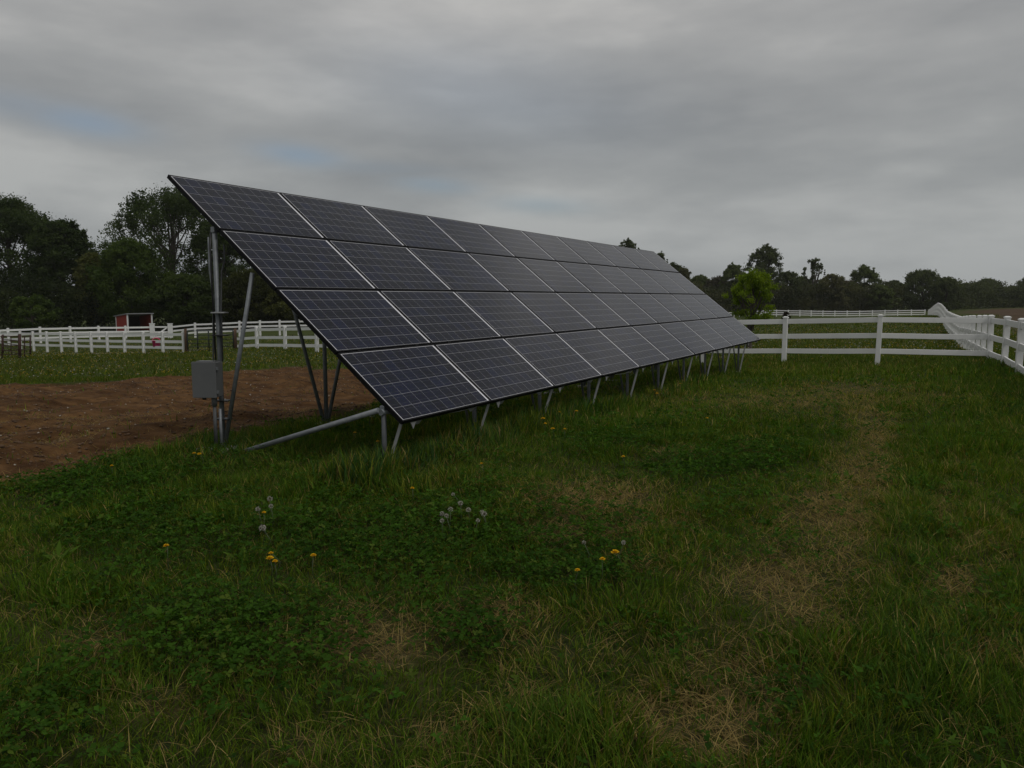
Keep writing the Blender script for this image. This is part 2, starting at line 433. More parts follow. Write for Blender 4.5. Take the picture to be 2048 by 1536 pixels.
def scatter(y0, y1, dens, side=.74, pad=.8):
    A = (y1 - y0) * 2 * (side * y1 + pad); n = int(A * dens)
    y = RNG.uniform(y0, y1, n); x = RNG.uniform(-1, 1, n) * (side * y1 + pad)
    k = np.abs(x) < side * y + pad
    return x[k], y[k]

def lerp(a, b, t): return a + (b - a) * t[:, None]
G_DARK = np.array([.034, .076, .006]); G_MID = np.array([.068, .130, .010]); G_LIGHT = np.array([.125, .190, .018]); G_BLUE = np.array([.046, .098, .030])
TAN = np.array([.33, .25, .095]); TAN2 = np.array([.18, .125, .048]); YEL = np.array([.20, .20, .026])

def lawn(x, y, hmul, wmul, segs, thin=1.0):
    z = hz(x, y); P = np.stack([x, y, z], 1)
    px, py = project(P)
    dm = dirt_mask(x, y); fm = field_mask(x, y)
    n1 = fbm(x * 1.1, y * 1.1, 21); n2 = fbm(x * 4, y * 4, 31); n3 = fbm(x * .35, y * .35, 41)
    dr = np.clip(blobs(px, py, DRY) * 1.25 + (n2 - .5) * .9 + (n1 - .55) * .5, 0, 1)
    s_ = (x + 3.7513) * .485 + (y - 8.6174) * .875; q_ = (x + 3.7513) * .875 - (y - 8.6174) * .485   # along and across the array
    foot = np.exp(-((q_ - 3.03) / .36) ** 2) * np.clip(2.0 - s_ / 9, 0, 2.0) * (s_ > -.8) + np.exp(-((q_ - .9) / .5) ** 2 - (s_ / .9) ** 2) * 1.2
    tl = np.clip(np.maximum(blobs(px, py, TALL), foot) + (n1 - .5) * .7, 0, 2.5)
    cl = np.clip(blobs(px, py, CLO) * 1.2 + (n1 - .5) * .6, 0, 1)
    foot_all = foot
    keep = RNG.random(len(x)) < (1 - dm * .992) * (1 - fm) * np.clip(.35 + 1.1 * n2, .25, 1) * (1 - .25 * dr) * (1 - .4 * cl)
    x, y, z, P = x[keep], y[keep], z[keep], P[keep]
    n1, n2, n3, dr, tl, cl, dm, foot = [q[keep] for q in (n1, n2, n3, dr, tl, cl, dm, foot)]
    n = len(x); r = RNG.random(n)
    h = (.040 + .05 * RNG.random(n) ** 1.5 + .05 * n1 + .19 * tl * RNG.random(n) ** .7) * (1 - .4 * dr) * hmul
    cn = vnoise(x * 3.3, y * 3.3, 83) * vnoise(x * 1.3, y * 1.3, 84)
    h = np.minimum(h * (.62 + 1.9 * cn * (1 - .6 * dr)), .13 + .08 * RNG.random(n) + .24 * np.clip(foot, 0, 1) * RNG.random(n) ** .8)
    isdry = RNG.random(n) < .05 + .55 * dr + .10 * np.clip(n3 * 3 - 1.5, 0, 1)
    clump = vnoise(x * 6, y * 6, 77)
    az = clump * 9 + RNG.normal(0, 1.1, n)
    lean = np.abs(RNG.normal(.25, .25, n)) + .9 * isdry * dr
    curv = np.abs(RNG.normal(.35, .3, n)) + .25 * np.minimum(tl, 1)
    stiff = np.clip(1.25 - h / .28, .35, 1); lean = lean * stiff; curv = curv * stiff
    w = (.0026 + .0030 * RNG.random(n) ** 2 + .0022 * tl + .004 * (cn > .42) * RNG.random(n)) * wmul
    t = np.clip(n3 * 1.3 - .15 + RNG.normal(0, .22, n), 0, 1)
    c = lerp(np.tile(G_DARK, (n, 1)), G_LIGHT, t)
    c = lerp(c, G_MID, np.full(n, .35))
    c = lerp(c, G_BLUE, np.clip(tl * .7, 0, 1) * (RNG.random(n) < .7))
    c = lerp(c, YEL, (RNG.random(n) < .12 + .2 * (n1 > .55)) * .6)
    cd = lerp(np.tile(TAN2, (n, 1)), TAN, RNG.random(n))
    fo = np.clip((np.hypot(x, y) - 14) / 25, 0, .8); c = lerp(c, np.array([.075, .095, .016]), fo)
    c = np.where(isdry[:, None], cd, c) * (.55 + .9 * RNG.random(n) ** 1.6)[:, None]
    return blades(P, h, w, az, lean, curv, c, segs)

def leaves(pos, length, width, az, tilt, cols, fold=.25):
    """rhombic folded leaf cards: 4 verts, 2 triangles"""
    n = len(pos); d = np.stack([np.cos(az) * np.cos(tilt), np.sin(az) * np.cos(tilt), np.sin(tilt)], 1)
    s = np.stack([-np.sin(az), np.cos(az), RNG.normal(0, .3, n)], 1)
    up = np.array([0, 0, 1.0])
    a = pos; b = pos + d * (length * .5)[:, None] + s * (width * .5)[:, None] + up * (width * fold)[:, None]
    e = pos + d * length[:, None]; f = pos + d * (length * .5)[:, None] - s * (width * .5)[:, None] + up * (width * fold)[:, None]
    V = np.stack([a, b, e, f], 1).reshape(-1, 3)
    base = (np.arange(n) * 4)[:, None]
    T = np.concatenate([base + np.array([[0, 1, 2]]), base + np.array([[0, 2, 3]])])
    return V, np.zeros((0, 4), int), T, np.repeat(cols, 4, 0)

def clover(x, y, mul=1.0, scale=1.0):
    z = hz(x, y); px, py = project(np.stack([x, y, z], 1))
    cl = blobs(px, py, CLO); n1 = fbm(x * 3, y * 3, 51)
    k = RNG.random(len(x)) < np.clip((cl * 1.5 + (n1 - .5) * 1.2) * mul, 0, 1) * (1 - dirt_mask(x, y)) + .015 * (1 - dirt_mask(x, y))
    x, y, z, n1 = x[k], y[k], z[k], n1[k]
    n = len(x); parts = []
    hh = (.03 + .09 * RNG.random(n)) * (.55 + n1)
    az0 = RNG.uniform(0, 6.28, n)
    base = lerp(np.tile(np.array([.022, .060, .006]), (n, 1)), np.array([.056, .125, .012]), np.clip(RNG.random(n) ** 1.5 * .7 + .9 * (n1 - .3), 0, 1.2))
    base = base * RNG.uniform(.6, 1.1, n)[:, None]; base = lerp(base, np.array([.10, .13, .02]), (RNG.random(n) < .08) * .6)
    P = np.stack([x, y, z + hh], 1)
    L = (.016 + .016 * RNG.random(n)) * scale
    for k3 in range(3):
        az = az0 + k3 * 2.094 + RNG.normal(0, .25, n)
        parts.append(leaves(P, L, L * .8, az, RNG.normal(.1, .35, n), base * RNG.uniform(.85, 1.15, n)[:, None]))
    return parts

parts = []
for (y0, y1, dens, hm, wm, sg) in ((1.9, 3.4, 6500, 1.0, 1.0, 4), (3.4, 6.0, 4600, 1.0, 1.15, 3), (6, 9.5, 2600, 1.0, 1.5, 3), (9.5, 15, 1000, 1.05, 2.3, 2), (15, 25, 420, 1.1, 4, 2), (25, 45, 85, 1.25, 9, 1), (45, 80, 22, 1.5, 20, 1)):
    x, y = scatter(y0, y1, dens, .80 if y1 < 30 else .76, 2.4 if y1 < 20 else 4)
    parts.append(lawn(x, y, hm, wm, sg))
# flattened straw lying on the dry patches
x, y = scatter(1.9, 13, 1200)
z = hz(x, y); px, py = project(np.stack([x, y, z], 1))
k = RNG.random(len(x)) < np.clip(blobs(px, py, DRY) * 1.0 - .1 + (fbm(x * 3, y * 3, 33) - .5), 0, 1) + .05
x, y, z = x[k], y[k], z[k]; n = len(x)
cd = lerp(np.tile(TAN2, (n, 1)), TAN * 1.15, RNG.random(n))
parts.append(blades(np.stack([x, y, z + .008 + .02 * RNG.random(n)], 1), .05 + .07 * RNG.random(n), .0022 + .0016 * RNG.random(n), RNG.uniform(0, 6.28, n), np.full(n, 1.4), np.full(n, .3), cd, 2))
Vg, Fg, Cg = merge(parts)
tag(link(bpy.data.objects.new('grass', np_mesh('grass', Vg, Fg, M_GRASS, Cg))), 'uneven green lawn grass with dry straw patches', 'grass', kind='stuff')
parts = []
for (y0, y1, d, s) in ((1.9, 5, 1500, 1.0), (5, 9, 900, 1.2), (9, 16, 260, 1.8)):
    x, y = scatter(y0, y1, d); parts += clover(x, y, 1.0, s)
# flat rosettes of broad dandelion and plantain leaves
x0_, y0_ = scatter(1.9, 12, 1.6); k = (dirt_mask(x0_, y0_) < .3) & (RNG.random(len(x0_)) < .35 + .65 * (fbm(x0_, y0_, 66) > .5)); x0_, y0_ = x0_[k], y0_[k]; nl = 11
x = np.repeat(x0_, nl) + RNG.normal(0, .012, len(x0_) * nl); y = np.repeat(y0_, nl) + RNG.normal(0, .012, len(x0_) * nl); n = len(x)
L_ = np.repeat(RNG.uniform(.07, .15, len(x0_)), nl) * RNG.uniform(.6, 1.1, n)
cw = lerp(np.tile(np.array([.028, .070, .008]), (n, 1)), np.array([.085, .150, .020]), np.repeat(RNG.random(len(x0_)), nl)) * RNG.uniform(.8, 1.2, n)[:, None]
parts.append(leaves(np.stack([x, y, hz(x, y) + .015], 1), L_, L_ * .24, RNG.uniform(0, 6.28, n), np.abs(RNG.normal(.45, .3, n)), cw, .35))
Vc, Fc, Cc = merge(parts)
tag(link(bpy.data.objects.new('clover', np_mesh('clover', Vc, Fc, M_GRASS, Cc))), 'dark green clover and weeds spreading through the lawn', 'ground cover', kind='stuff')

# tiny wild flowers too many to count, all over the pasture behind
parts = []
x, y = scatter(22, 70, 3.2); k = (dirt_mask(x, y) < .2) & (field_mask(x, y) < .2) & (fbm(x * .3, y * .3, 61) > .42)
x, y = x[k], y[k]; n = len(x); z = hz(x, y) + .16
cw = np.where((RNG.random(n) < .45)[:, None], np.array([[.5, .5, .44]]), np.array([[.5, .36, .03]]))
for kk in range(4):
    parts.append(leaves(np.stack([x, y, z], 1), np.full(n, .035), np.full(n, .035), RNG.uniform(0, 6.28, n), RNG.uniform(0, 1.2, n), cw * .8))
Vf, Ff, Cf = merge(parts)
tag(link(bpy.data.objects.new('wildflowers', np_mesh('wildflowers', Vf, Ff, M_PETAL, Cf))), 'specks of yellow and white flowers in the far pasture', 'flowers', kind='stuff')

# clods and pebbles on the dirt
def lumps(x, y, r, mat, name, label, cat):
    ico = [(0, 0, 1), (.9, 0, .2), (.2, .9, .3), (-.8, .5, .1), (-.7, -.6, .25), (.3, -.9, .1), (0, 0, -.7)]
    fc = np.array([(0, 1, 2), (0, 2, 3), (0, 3, 4), (0, 4, 5), (0, 5, 1), (6, 2, 1), (6, 3, 2), (6, 4, 3), (6, 5, 4), (6, 1, 5)])
    n = len(x); b = np.array(ico); z = hz(x, y)
    a = RNG.uniform(0, 6.28, n); ca, sa = np.cos(a), np.sin(a)
    v = b[None] * RNG.uniform(.65, 1.3, (n, 7, 3)) * r[:, None, None]
    X = v[:, :, 0] * ca[:, None] - v[:, :, 1] * sa[:, None] + x[:, None]; Y = v[:, :, 0] * sa[:, None] + v[:, :, 1] * ca[:, None] + y[:, None]
    Z = v[:, :, 2] * .7 + (z + r * .1)[:, None]
    V = np.stack([X, Y, Z], 2).reshape(-1, 3); T = ((np.arange(n) * 7)[:, None, None] + fc[None]).reshape(-1, 3)
    return tag(link(bpy.data.objects.new(name, np_mesh(name, V, [T], mat))), label, cat, kind='stuff')
bx = (DIRT[:, 0].min(), DIRT[:, 0].max(), DIRT[:, 1].min(), DIRT[:, 1].max())
x = RNG.uniform(bx[0], bx[1], 90000); y = RNG.uniform(bx[2], bx[3], 90000)
k = (dirt_mask(x, y) > .7) & (fbm(x, y, 71) > .40); x, y = x[k][:36000], y[k][:36000]
lumps(x, y, .006 + .030 * RNG.random(len(x)) ** 6, M_STONE, 'soil_clods', 'brown clods of broken soil on the bare strip', 'soil')
x = RNG.uniform(bx[0], bx[1], 1400); y = RNG.uniform(bx[2], bx[3], 1400); k = dirt_mask(x, y) > .7
lumps(x[k], y[k], .008 + .016 * RNG.random(k.sum()), M_PEBBLE, 'pebbles', 'pale pebbles scattered over the bare soil', 'stones')

# ------------------------------------------------------------------ solar array
YAW, TILT, PW = .5064, .6703, 1.6251
U = Vector((math.sin(YAW), math.cos(YAW), 0)); HD = Vector((math.cos(YAW), -math.sin(YAW), 0))
Vd = HD * math.cos(TILT) - Vector((0, 0, 1)) * math.sin(TILT)
Nn = HD * math.sin(TILT) + Vector((0, 0, 1)) * math.cos(TILT)
O = Vector((-3.7513, 8.6174, 1.3374 + H))
def arr(c, r, d=0.0):
    """point of the array: c panels along, r panels down the slope, d metres under the glass"""
    return O + U * (c * PW) + Vd * r - Nn * d
root_loc = arr(5, 2, 0); root_loc.z = hz1(root_loc.x, root_loc.y)
array = empty('solar_array', root_loc)
tag(array, 'long ground mounted solar array of forty tilted dark blue panels on steel posts', 'solar array')
L0 = root_loc
def loc(p): return Vector(p) - L0
# a panel: frame with back sheet, and the glass
fr = MB(); W2, D2 = PW - .012, .984
for (cx, cy, sx, sy) in ((W2 / 2, .009, W2, .018), (W2 / 2, D2 - .009, W2, .018), (.009, D2 / 2, .018, D2 - .036), (W2 - .009, D2 / 2, .018, D2 - .036)):
    fr.box((cx, -cy, -.021), (sx, sy, .042))
frame_me = fr.mesh('solar_panel', M_BLACK)
bs = MB(); bs.box((W2 / 2, -D2 / 2, -.009), (W2 - .036, D2 - .036, .005))
back_me = bs.mesh('backsheet', M_BACK)
g = bpy.data.meshes.new('glass'); x0, x1, y0, y1 = .018, W2 - .018, -(D2 - .018), -.018
g.from_pydata([(x0, y0, -.003), (x1, y0, -.003), (x1, y1, -.003), (x0, y1, -.003)], [], [(0, 1, 2, 3)])
uvl = g.uv_layers.new(name='UVMap')
for i, c in enumerate(((0, 0), (1, 0), (1, 1), (0, 1))): uvl.data[i].uv = c
g.materials.append(M_GLASS)
Xa, Ya = U, -Vd
if Xa.cross(Ya).dot(Nn) < 0: raise RuntimeError('basis')
for r in range(4):
    for c in range(10):
        o = bpy.data.objects.new('solar_panel', frame_me); link(o, array)
        q = arr(c, r) + U * .006 + Vd * .008
        R = Matrix((Xa, Ya, Nn)).transposed()
        jig = Matrix.Rotation(random.gauss(0, .0012), 3, 'X') @ Matrix.Rotation(random.gauss(0, .0012), 3, 'Y')
        o.matrix_basis = Matrix.Translation(loc(q)) @ (R @ jig).to_4x4()
        link(bpy.data.objects.new('glass', g), o); link(bpy.data.objects.new('backsheet', back_me), o)
# slope rails under the panels, purlins along
for c in range(10):
    for f in (.2, .8):
        m = MB(); m.bar(loc(arr(c + f, .02, .072)), loc(arr(c + f, 3.99, .072)), .04, .055, Nn); m.build('slope_rail', M_ALU, array)
for r in (.85, 3.68):
    dz = Vector((0, 0, .125)); m = MB(); m.tube([loc(arr(.08 if r < 1 else -.01, r) - dz), loc(arr(9.98, r) - dz)], .030, 14); m.build('cross_pipe', M_STEEL, array, True)
def pole(name, a, b, rad, mat=M_STEEL, n=12):
    m = MB(); m.tube([loc(a), loc(b)], rad, n); return m.build(name, mat, array, True)
def chan(a, b, w=.036, t=.004):
    """bright open channel section strut"""
    a, b = loc(a), loc(b); d = (b - a).normalized(); s = d.cross(Vector((0, 0, 1))).normalized(); u = s.cross(d)
    m = MB(); m.bar(a, b, w, t, u); m.bar(a + s * w / 2 + u * .012, b + s * w / 2 + u * .012, t, .028, u); m.bar(a - s * w / 2 + u * .012, b - s * w / 2 + u * .012, t, .028, u)
    return m.build('channel_brace', M_ALU, array)
m = MB(); m.box((0, 0, 0), (.04, .022, .006)); CLAMP = m.mesh('panel_clamp', M_BLACK)
REAR_R, FRONT_R = .85, 3.68
for c in range(10):
    for row, R_ in (('rear', REAR_R), ('front', FRONT_R)):
        top = arr(c + .02, R_) - Vector((0, 0, .125))
        gz = hz1(top.x, top.y); foot = Vector((top.x, top.y, gz - .05)); k = Vector((top.x, top.y, gz + .03))
        pole('post', foot, top, .026 if row == 'rear' else .024, M_STEEL if row == 'rear' else M_STEEL_SHADED)
        m = MB(); m.tube([loc((top.x, top.y, gz - .1)), loc((top.x, top.y, gz + .035))], [.165, .15], 20); m.build('footing', M_CONC, array, False, .008)
        if row == 'rear':
            pole('brace', k + U * .02, arr(c + .02, 1.62, .10), .023)
            if c: pole('brace', k - U * .04, arr(c - .3, .5, .10), .023)
        else:
            chan(k + HD * .05, arr(c + .06, FRONT_R + .27, .06))
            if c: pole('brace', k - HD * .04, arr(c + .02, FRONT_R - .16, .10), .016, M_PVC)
        m = MB(); a = loc(top); m.bar(a - U * .03 + Vector((0, 0, .03)), a + U * .03 + Vector((0, 0, .03)), .05, .06, (0, 0, 1)); m.build('clamp', M_STEEL, array, False, .004)
    # small triangular plates hanging from the low edge
    m = MB(); p = loc(arr(c + .13, 3.985, .05)); d1 = U * .045; dn = Vector((0, 0, -.07))
    t = HD * .004
    m.add([p - d1 - t, p + d1 - t, p + dn - t, p - d1 + t, p + d1 + t, p + dn + t], [(0, 1, 2), (5, 4, 3), (0, 3, 4, 1), (1, 4, 5, 2), (2, 5, 3, 0)])
    m.build('end_plate', M_ALU, array)
    for r in (1, 2, 3):
        for f in (.2, .8):
            k = link(bpy.data.objects.new('panel_clamp', CLAMP), array); k.matrix_basis = Matrix.Translation(loc(arr(c + f, r, -.001))) @ Matrix((Xa, Ya, Nn)).transposed().to_4x4()
# thick pipe lying from the rear foot up to the front beam at the near end
a = arr(-.02, 1.30); a.z = hz1(a.x, a.y) + .02
pole('ground_brace', a, arr(-.01, 3.65) - Vector((0, 0, .125)), .026)
# loose leads under the low edge
for c in range(9):
    s = arr(c + .3, 3.9, .09); e = arr(c + 1.1, 3.92, .09); mid = (s + e) / 2 - Vector((0, 0, .035 + .03 * random.random()))
    m = MB(); m.tube([loc(s), loc(s * .5 + mid * .5 - Vector((0, 0, .015))), loc(mid), loc(e * .5 + mid * .5 - Vector((0, 0, .015))), loc(e)], .0045, 5); m.build('cable', M_CABLE if c % 3 else M_WHITE_FAR, array, True)

# ------------------------------------------------------------------ electrical box on the near rear post
bp = arr(.02, REAR_R); bx0, by0 = bp.x, bp.y; bgz = hz1(bx0, by0)
ebox = empty('electrical_box', (bx0, by0, bgz))
tag(ebox, 'grey electrical box with conduits mounted on the nearest rear post of the array', 'electrical box')
toC = Vector((-bx0, -by0, 0)).normalized()
fd = Matrix.Rotation(-.47, 3, 'Z') @ toC              # the lid faces a little left of the camera
sd = Vector((fd.y, -fd.x, 0))                          # to the left seen from the camera
zt, zb = at(418, 722, by0).z - bgz, at(418, 790, by0).z - bgz
cc = fd * .13 + sd * .075 + Vector((0, 0, (zt + zb) / 2))
MBx = Matrix((sd, fd, Vector((0, 0, 1)))).transposed()
m = MB(); m.box(cc, (.255, .15, zt - zb), MBx); m.build('cabinet', M_BOX, ebox, False, .006)
m = MB(); m.box(cc + fd * .082, (.267, .014, zt - zb + .012), MBx); lid = m.build('lid', M_BOX, ebox, False, .004)
m = MB(); m.box(cc + fd * .0 + Vector((0, 0, (zt - zb) / 2 + .006)), (.20, .10, .012), MBx); m.build('drip_ledge', M_BOX, ebox)
m = MB(); m.box(cc + fd * .0745, (.249, .004, zt - zb - .006), MBx); m.build('door_seal', M_CABLE, ebox)
for dz in (.12, -.13):
    m = MB(); m.box(cc - sd * .135 + fd * .06 + Vector((0, 0, dz)), (.018, .03, .03), MBx); m.build('latch', M_STEEL, ebox)
m = MB(); m.tube([cc + sd * .05 + Vector((0, 0, -(zt - zb) / 2 - .035)), cc + sd * .05 + Vector((0, 0, -(zt - zb) / 2))], .022, 10); m.build('cable_gland', M_CABLE, ebox, True)
def cond(name, pts, r, mat=M_PVC):
    m = MB(); m.tube(pts, r, 10); return m.build(name, mat, ebox, True)
cb_ = cc - sd * .06 + Vector((0, 0, -(zt - zb) / 2))
cond('conduit', [cb_, cb_ * 1.0 + Vector((0, 0, -.10))], .030, M_BOX)
cond('conduit', [cb_ + Vector((0, 0, -.08)), Vector((cb_.x, cb_.y, .0))], .019)
cond('conduit', [cb_ - sd * .035 + Vector((0, 0, -.14)) - fd * .05, Vector((cb_.x, cb_.y, -.02)) - sd * .035 - fd * .05], .016, M_STEEL)
top_z = arr(0, REAR_R, .14).z - bgz
cond('conduit', [Vector((0, 0, zt)) - sd * .055 + fd * .05, Vector((0, 0, zt + .6)) - sd * .055 + fd * .03, Vector((0, 0, zt + .95)) + (-sd) * .06, Vector((0, 0, top_z - .30)) - sd * .10, Vector((0, 0, top_z - .14)) - sd * .10], .009, M_PVC)
cond('conduit', [Vector((0, 0, zt - .02)) + sd * .05 + fd * .05, Vector((0, 0, zt + .7)) + sd * .045, Vector((0, 0, top_z - .4)) + sd * .075, Vector((0, 0, top_z - .06)) + sd * .07], .009, M_STEEL)
cond('conduit', [Vector((0, 0, zt - .02)) + sd * .01 + fd * .07, Vector((0, 0, top_z - .2)) + sd * .03 + fd * .05, Vector((0, 0, top_z)) + sd * .04], .010, M_CABLE)
for dz in (zt + .52, zt + .28, .35, .55):
    m = MB(); m.box(Vector((0, 0, dz)) - sd * .03 + fd * .02, (.15, .11, .014), MBx); m.build('strap', M_ALU if dz == zt + .52 else M_CABLE, ebox, False, .003)

# crumpled pale tape lying in the shade under the array
tp = ground_px(738, 838); vs = []; m = MB()
for i in range(9):
    a = Vector((tp[0] - .18 + i * .045, tp[1] + .02 * math.sin(i * 2.1), tp[2] + .03 + .012 * math.sin(i * 1.7)))
    m.bar(a, a + Vector((.03, .012 * math.cos(i), .008 * math.sin(3 * i))), .018, .003)
tag(m.build('plastic_strip', M_WHITE_FAR), 'torn white plastic strip lying in the shade under the low corner of the array', 'plastic strip')
m = MB(); q0 = ground_px(392, 909); q1 = ground_px(440, 899)
q0 = Vector(q0) + Vector((0, 0, .05)); q1 = Vector(q1) + Vector((0, 0, .05))
for i in range(8):
    a = q0.lerp(q1, i / 8) + Vector((0, 0, random.uniform(-.01, .015))); b = q0.lerp(q1, (i + .7) / 8) + Vector((0, random.uniform(-.01, .01), random.uniform(-.01, .015)))
    m.bar(a, b, .016, .006)
tag(m.build('marker_tape', M_WHITE_FAR), 'short length of pale marker tape lying at the foot of the electrical box post', 'marker tape')

# ------------------------------------------------------------------ fences
def post_mesh(h, s=.127, mat=M_WHITE, name='post'):
    m = MB(); m.box((0, 0, h / 2 - .15), (s, s, h + .3))
    return m.mesh(name, mat)
def cap_mesh(s=.127, mat=M_WHITE):
    m = MB(); e = s / 2 + .012
    m.box((0, 0, .008), (2 * e, 2 * e, .022))
    m.add([(-e, -e, .019), (e, -e, .019), (e, e, .019), (-e, e, .019), (-e * .45, -e * .45, .042), (e * .45, -e * .45, .042), (e * .45, e * .45, .042), (-e * .45, e * .45, .042)],
          [(0, 1, 5, 4), (1, 2, 6, 5), (2, 3, 7, 6), (3, 0, 4, 7), (4, 5, 6, 7)])
    return m.mesh('cap', mat)
CAP = cap_mesh(); CAPF = cap_mesh(mat=M_WHITE_FAR)
def fence(label, tops, bases, cat='fence', group=None, near=True, mat=M_WHITE, rail_off=(.08, .515, .945), rh=.14, s=.127, per_panel=True, yaws=None, ends=(True, True)):
    """tops: list of Vector post tops; bases: ground z for each"""
    root = empty('white_rail_fence', (tops[0].x, tops[0].y, bases[0])); tag(root, label, cat, group)
    L = Vector(root.location)
    n = len(tops)
    for i, p in enumerate(tops):
        q = tops[min(i + 1, n - 1)] - tops[max(i - 1, 0)]; yaw = math.atan2(q.y, q.x) + random.gauss(0, .01)
        h = p.z - bases[i] - .04
        if (i == 0 and not ends[0]) or (i == n - 1 and not ends[1]): continue
        o = link(bpy.data.objects.new('post', post_mesh(h, s, mat)), root)
        o.location = (p.x - L.x, p.y - L.y, bases[i] - L.z); o.rotation_euler = (random.gauss(0, .008), random.gauss(0, .008), yaw)
        if near:
            bv = o.modifiers.new('bevel', 'BEVEL'); bv.width = .008; bv.segments = 2
        c = link(bpy.data.objects.new('cap', CAP if mat is M_WHITE else CAPF), o); c.location = (0, 0, h); c.scale = (s / .127,) * 3
    for off in rail_off:
        if per_panel:
            for i in range(n - 1):
                a = tops[i] - L - Vector((0, 0, off + rh / 2)); b = tops[i + 1] - L - Vector((0, 0, off + rh / 2))
                d = (b - a).normalized() * .04
                m = MB(); sag = Vector((0, 0, random.uniform(0, .012)))
                mid = (a + b) / 2 - sag
                m.bar(a + d, mid, .042, rh); m.bar(mid, b - d, .042, rh)
                m.build('rail', mat, root, False, .006 if near else 0)
        else:
            m = MB()
            for i in range(n - 1):
                a = tops[i] - L - Vector((0, 0, off + rh / 2)); b = tops[i + 1] - L - Vector((0, 0, off + rh / 2)); m.bar(a, b, .042, rh)
            m.build('rail', mat, root)
    return root

V3 = Vector
# cross fence behind the far end of the array
P = [(12.62, 20.4, -.45), (10.14, 21.4, -.457), (8.06, 22.85, -.55), (5.95, 24.0, -.62), (3.85, 25.2, -.68), (1.72, 26.4, -.74)]
tops = [V3((x, y, z + H)) for x, y, z in P]
bas = [min(hz1(x, y), z + H - 1.12) for x, y, z in P]
fence('near white three rail fence crossing behind the far end of the solar array', tops, bas)
# towards the camera on the right
P = [(12.62, 20.4, -.45), (11.60, 18.2, -.43), (10.50, 16.0, -.42), (9.36, 13.85, -.40), (8.2, 11.7, -.38), (7.05, 9.5, -.36)]
P = [(P[0][0], P[0][1], P[0][2])] + [(a + .02, b, c) for a, b, c in P[1:]]
P = P[:4] + [(10.9 + .55, 11.9, -.40), (11.9, 9.6, -.38)] if False else P
tops = [V3((x, y, z + H)) for x, y, z in P]
bas = [min(hz1(x, y), z + H - 1.12) for x, y, z in P]
fence('white three rail fence running from the corner post toward the right edge of the picture', tops[:], bas, ends=(False, True))
# long run away from the corner over the hump
prof = np.array([(20.4, -.45), (22.5, -.5), (29, -.66), (36, -.86), (44, -.91), (54, -.93), (61.6, -.74), (71, -.56), (83, -.54), (104, -1.0), (142, -2.0), (180, -2.78)])
tops, bas = [], []
nlong = 74
for k in range(nlong + 1):
    q = FC + FD * 2.437 * k
    tz = float(np.interp(q[1], prof[:, 0], prof[:, 1])) + H
    tops.append(V3((q[0], q[1], tz))); bas.append(min(hz1(*q), tz - 1.1))
fence('long white rail fence receding over a hump beside the brown ploughed field', tops, bas, near=False, per_panel=False, ends=(False, True))
# far paddock fence on the right
xs = [1520, 1531, 1553.3, 1576.7, 1600, 1622.5, 1646, 1670, 1694.5, 1719.5, 1745, 1770, 1795.6, 1823, 1850]
yt = [621, 619.5, 619.5, 619.8, 620, 620.5, 621, 621.3, 621.3, 621, 620.5, 620, 619.6, 619.3, 619]
tops = [at(a, b, 175) for a, b in zip(xs, yt)]
fence('distant white fence in front of the wood, between the young tree and the hump', tops, [t.z - 1.4 for t in tops], near=False, mat=M_WHITE, per_panel=False, rail_off=(.1, .56, 1.0), rh=.19, s=.17)
tops = [at(a, b, 172) for a, b in ((1492, 621.5), (1506, 621), (1520, 620.5))]
fence('short distant piece of white fence hidden behind the young tree', tops, [t.z - 1.4 for t in tops], near=False, mat=M_WHITE, per_panel=False, rail_off=(.1, .56, 1.0), rh=.19, s=.15, ends=(False, False))
tops = [at(a, b, 165) for a, b in ((1380, 624), (1400, 624), (1422, 624), (1445, 624), (1468, 623.5))]
fence('distant white fence piece ending at a gateway beside the array corner', tops, [t.z - 1.35 for t in tops], near=False, mat=M_WHITE, per_panel=False, rail_off=(.1, .52, .94), rh=.18, s=.17)
m = MB(); p = at(1478.5, 622.5, 168); m.box((0, 0, .55), (.15, .15, 1.6)); gp = link(bpy.data.objects.new('gate_post', m.mesh('gate_post', M_WHITE))); gp.location = (p.x, p.y, p.z - 1.3)
tag(gp, 'lone distant white gate post between two fence ends near the array corner', 'gate post')
# left paddock fence, nearer row
xs = [-2, 16, 39.5, 65.5, 92.4, 121, 150, 181, 213.3, 247.7, 285.3, 324.4, 366.3]
yt = [662.5, 662.5, 663, 663.2, 663.4, 663.4, 663.6, 663.7, 663.7, 663.7, 663.5, 663.5, 663.5]
yb = [695, 696, 698, 700, 701.5, 704, 706, 705.5, 705.5, 706.5, 707.5, 707, 706.5]
dY = np.linspace(69, 53.5, len(xs))
tops = [at(a, b, d) for a, b, d in zip(xs, yt, dY)]; bas = [at(a, b, d).z for a, b, d in zip(xs, yb, dY)]
fence('white three rail fence left of the dark tube gate, in front of the red shed', tops, bas, near=False, rail_off=(.09, .60, 1.02), rh=.19, s=.16)
# right of the gate
xs = [473, 512.7, 569, 632.6, 700, 775]; yt = [657, 653.5, 652, 650.5, 650, 650]; yb = [700, 700, 702, 705, 706, 708]; dY = [49.5, 47.6, 45, 42.5, 40.2, 38]
tops = [at(a, b, d) for a, b, d in zip(xs, yt, dY)]; bas = [at(a, b, d).z for a, b, d in zip(xs, yb, dY)]
fence('white three rail fence right of the dark tube gate, passing behind the array posts', tops, bas, near=False, rail_off=(.09, .58, 1.04), rh=.17, s=.16, ends=(False, True))
